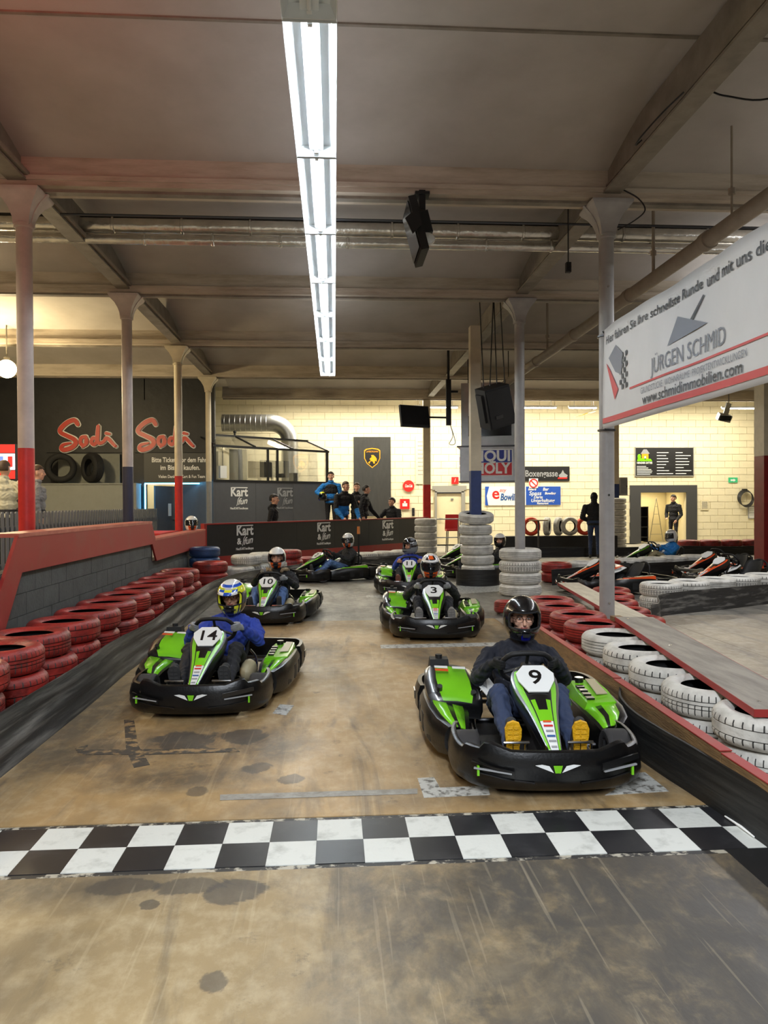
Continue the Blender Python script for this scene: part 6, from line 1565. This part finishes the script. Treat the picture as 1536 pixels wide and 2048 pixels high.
# the flat screen hangs on that post: its parts join the post's
tvM = Matrix.Translation(tv.location) @ Matrix.Rotation(tv.rotation_euler.z, 4, 'Z'); inv = Matrix.Translation(e.location).inverted()
for c in children(tv):
    ml = inv @ tvM @ c.matrix_local; c.parent = e; c.matrix_local = ml
bpy.data.objects.remove(tv)

# ---- far left: brand banners, partition, doorway
def stroke(pts, rad, parent, name, m, M, depth=.004, grow=0.0):
    P = catmull([(x, y, 0) for x, y in pts], 6); n_ = len(P); kk = len(rad)-1
    rs = []
    for i in range(n_):
        t = i/(n_-1)*kk; j = min(int(t), kk-1); rs.append(rad[j]+(rad[j+1]-rad[j])*(t-j)+grow)
    L1 = []; R1 = []
    for i, p in enumerate(P):
        d = (P[min(n_-1, i+1)]-P[max(0, i-1)]).normalized(); nn = Vector((-d.y, d.x, 0)); up_ = Vector((0, 0, .0009*i)); L1.append(p+nn*rs[i]+up_); R1.append(p-nn*rs[i]+up_)
    d0 = (P[1]-P[0]).normalized(); d1 = (P[-1]-P[-2]).normalized(); mb = MB()
    vs = []; 
    for a, b_ in zip(L1, R1): vs += [a, b_]
    fs = [(2*i, 2*i+1, 2*i+3, 2*i+2) for i in range(n_-1)]
    mb.add([M @ v for v in vs], fs)
    for c, d, r_ in ((P[0], -d0, rs[0]), (P[-1], d1, rs[-1])):
        fan = [c]+[c+Vector((math.cos(t), math.sin(t), 0))*r_ for t in np.linspace(0, 2*PI, 15)[:-1]]
        mb.add([M @ v for v in fan], [(0, 1+k, 1+(k+1) % 14) for k in range(14)])
    return mb.build(name, m, parent)
SODI = [([(.86, 1.70), (.72, 1.88), (.42, 1.78), (.14, 1.52), (.12, 1.34), (.42, 1.18), (.72, 1.02), (.78, .84), (.60, .66), (.30, .56), (.16, .62), (.24, .78), (.56, .86)], [.09, .10, .10, .10, .09, .09, .10, .10, .10, .10, .09, .07, .04]),
        ([(1.20, 1.14), (1.02, 1.10), (.98, .88), (1.12, .76), (1.26, .88), (1.24, 1.08), (1.20, .80), (1.06, .68)], [.08, .08, .08, .08, .08, .07, .06, .04]),
        ([(1.66, 1.06), (1.52, 1.08), (1.46, .90), (1.58, .80), (1.72, .98), (1.76, 1.52), (1.76, 1.60), (1.72, 1.1), (1.80, .86), (2.0, .92), (2.12, 1.08), (2.24, 1.02), (2.42, .82), (2.52, .72)], [.07, .08, .08, .08, .08, .08, .07, .08, .08, .07, .08, .08, .07, .06]),
        ([(2.10, 1.30), (2.26, 1.27)], [.07, .05])]
M_sodired = mat('brand_red', s2l(196, 64, 48), .4)
for i, (px0, px1, lab) in enumerate(((92, 262, 'black banner with red brush lettering above the two dark tyres'), (268, 428, 'black banner with red brush lettering above the ticket notice'))):
    e, w_, h_ = sign('brand_banner', px0, 800, px1, 905, 21.28-.01*i, M_tarp, lab, 'banner', th=.012)
    lx = PYp(117 if i == 0 else 273, 872, 21.26); rx = PYp(237 if i == 0 else 392, 872, 21.26); s = (rx.x-lx.x)/2.62
    Mb = frame((lx.x-e.location.x, -.012, PYp(117, 905, 21.26).z-e.location.z-.45*s), (1, 0, 0), (0, 0, 1)) @ Matrix.Scale(s, 4)
    for j, (pts, rad) in enumerate(SODI):
        stroke(pts, rad, e, 'lettering_outline', M_whiteprint, Mb, grow=.04); stroke(pts, rad, e, 'lettering', M_sodired, Mb @ Matrix.Translation((0, 0, .10+.004*j)))
e, w_, h_ = sign('ticket_notice', 288, 906, 430, 965, 21.24, mat('dark_grey_board', s2l(64, 64, 62), .5), 'dark grey notice board over the blue-lit doorway asking for tickets', 'sign', th=.03)
T_(e, 'Bitte Tickets vor dem Fahren', .06, h_*.76, .19, M_whiteprint, w_*.84, out=.018, bold=.004); T_(e, 'im Bistro kaufen.', .02, h_*.50, .19, M_whiteprint, w_*.56, out=.018, bold=.004); T_(e, 'Vielen Dank! Ihr Kart & Fun Team', .06, h_*.2, .12, M_whiteprint, w_*.66, out=.018, bold=.002)
M_led = mat('blue_led_strip', (.1, .5, 1), .4, emit=((.10, .55, 1.0), 14.0))
e = empty('led_strip', (-4.4, 21.26, 0), 0, 'bright blue LED strip around the doorway', 'LED strip')
MB().box((0, 0, 2.155), (1.72, .03, .03)).build('top_strip', M_led, e); MB().box((-.85, 0, 1.28), (.03, .03, 1.72)).build('side_strip', M_led, e)
e = empty('door_3', (-5.05, 21.5, .42), R(62)); e['kind'] = 'structure'
MB().box((.42, 0, .84), (.84, .05, 1.68)).build('door_leaf', M_booth, e); MB().box((.6, -.03, 1.0), (.12, .01, .36)).build('door_notice', M_whiteprint, e); MB().cyl((.78, -.02, .7), (.78, -.08, .7), .015).box((.72, -.08, .7), (.12, .02, .02)).build('door_handle', M_dsteel, e)
e, w_, h_ = sign('changing_room_sign', 384, 985, 425, 1002, 24.12, M_whiteprint, 'white changing room sign with red letters inside the doorway', 'sign'); T_(e, 'Umkleide', 0, h_*.5, .17, M_rdec, w_*.9, out=.013, bold=.003)
e, w_, h_ = sign('exit_sign', 400, 968, 416, 982, 24.0, MATS['exit_green'], 'green lit exit sign inside the blue-lit doorway', 'sign'); MB().box((0, -.012, h_*.5), (w_*.4, .004, h_*.4)).build('running_figure', M_whiteprint, e)
e = empty('drinks_fridge', (-4.0, 23.4, 0), 0, 'black cabinet inside the blue-lit doorway', 'cabinet'); MB().box((0, 0, .8), (.42, .4, 1.6)).build('body', M_black, e); MB().box((0, -.21, .85), (.36, .02, 1.3)).build('door', M_screen, e); MB().box((.15, -.225, .9), (.02, .02, .3)).build('handle', M_dsteel, e)
# grey partition with two big tyres on it
gp = empty('partition', (-6.65, 20.85, .42), 0, 'light grey partition below the two dark tyres', 'partition')
MB().box((0, 0, .85), (2.62, .5, 1.70)).build('panel', mat('partition_grey', s2l(136, 138, 132), .6, var=.05), gp); MB().box((0, 0, 1.715), (2.66, .56, .035)).build('top_board', MATS['partition_grey'], gp); MB().box((1.31, -.02, .85), (.04, .5, 1.7)).build('edge_strip', M_colpit, gp)
tag(MB().box((-6.75, 21.22, 2.57), (1.66, .04, .82)).build('back_board', mat('niche_grey', s2l(120, 122, 114), .7, var=.1)), 'grey board behind the two dark tyres', 'board')
for i, (px, rz, lab) in enumerate(((118, .25, 'big grey dusty tyre standing on the partition, facing out'), (192, -.75, 'big black tyre standing turned on the partition'))):
    p = PYp(px+4, 937, 20.85); o = tyre('black', p.x, 20.82, 2.17+.40, lab, None, kind=1, tilt=(PI/2, 0), rz=0); o.scale = (1.33, 1.33, 1.6)
    o.rotation_euler = (PI/2, 0, rz)
    if i == 0: o.location.y += .06
# picket fence on the terrace edge
fe = empty('picket_fence', (-4.8, 9.6, .42), 0, 'dark grey picket fence along the guests\' terrace', 'fence')
M_picket = mat('picket_grey', s2l(92, 94, 98), .45, var=.1)
pk_ = MB().box((0, 0, .5), (.02, .085, 1.0)).prism([(-.0425, 0), (.0425, 0), (.03, .025), (-.03, .025)], .02, frame((-.01, 0, 1.0), (0, 1, 0), (0, 0, 1))).mesh('picket', M_picket)
for k in range(70): link('picket', pk_, fe, loc=(0, .16*k, .02))
for z in (.25, .8): MB().box((-.03, 5.5, z), (.03, 11.2, .06)).build('rail', M_picket, fe)
for y in (0, 3.6, 7.2, 11.0): MB().box((-.07, y, .5), (.06, .06, 1.0)).build('post', M_picket, fe)
# lit slot machine / menu display behind the pale coat
e, w_, h_ = sign('lit_display', -60, 888, 33, 958, 14.6, M_plast2, 'lit red and white display board behind the pale coat', 'display', th=.12)
M_lr = mat('display_red', s2l(220, 40, 36), .4, emit=(s2l(224, 50, 40), .9)); M_lw = mat('display_white', s2l(230, 230, 250), .4, emit=((.85, .88, 1), 1.2)); M_lb = mat('display_blue', s2l(70, 90, 220), .4, emit=((.2, .3, 1), 1.0))
MB().box((0, -.062, h_*.86), (w_, .01, h_*.24)).box((0, -.062, h_*.12), (w_, .01, h_*.24)).build('red_bands', M_lr, e); MB().box((0, -.062, h_*.49), (w_, .01, h_*.46)).build('white_field', M_lw, e)
for k in range(5): MB().box((-w_*.4+w_*.2*k, -.07, h_*.49), (w_*.10, .008, h_*.30)).build('symbol', M_lb if k % 2 else M_lr, e)
MB().box((0, .1, -1.0), (w_*.9, .3, 2.0)).build('cabinet', M_plast2, e)
# red table behind the low wall
e = empty('red_table', (-3.45, 14.6, .42), 0, 'small red table behind the low end of the left wall', 'table'); MB().box((0, 0, .60), (.6, 1.6, .04)).build('tabletop', M_colred, e)
for s in (-1, 1):
    for t in (-1, 1): MB().cyl((s*.25, t*.7, 0), (s*.25, t*.7, .58), .02, n=8).build('leg', M_colred, e)
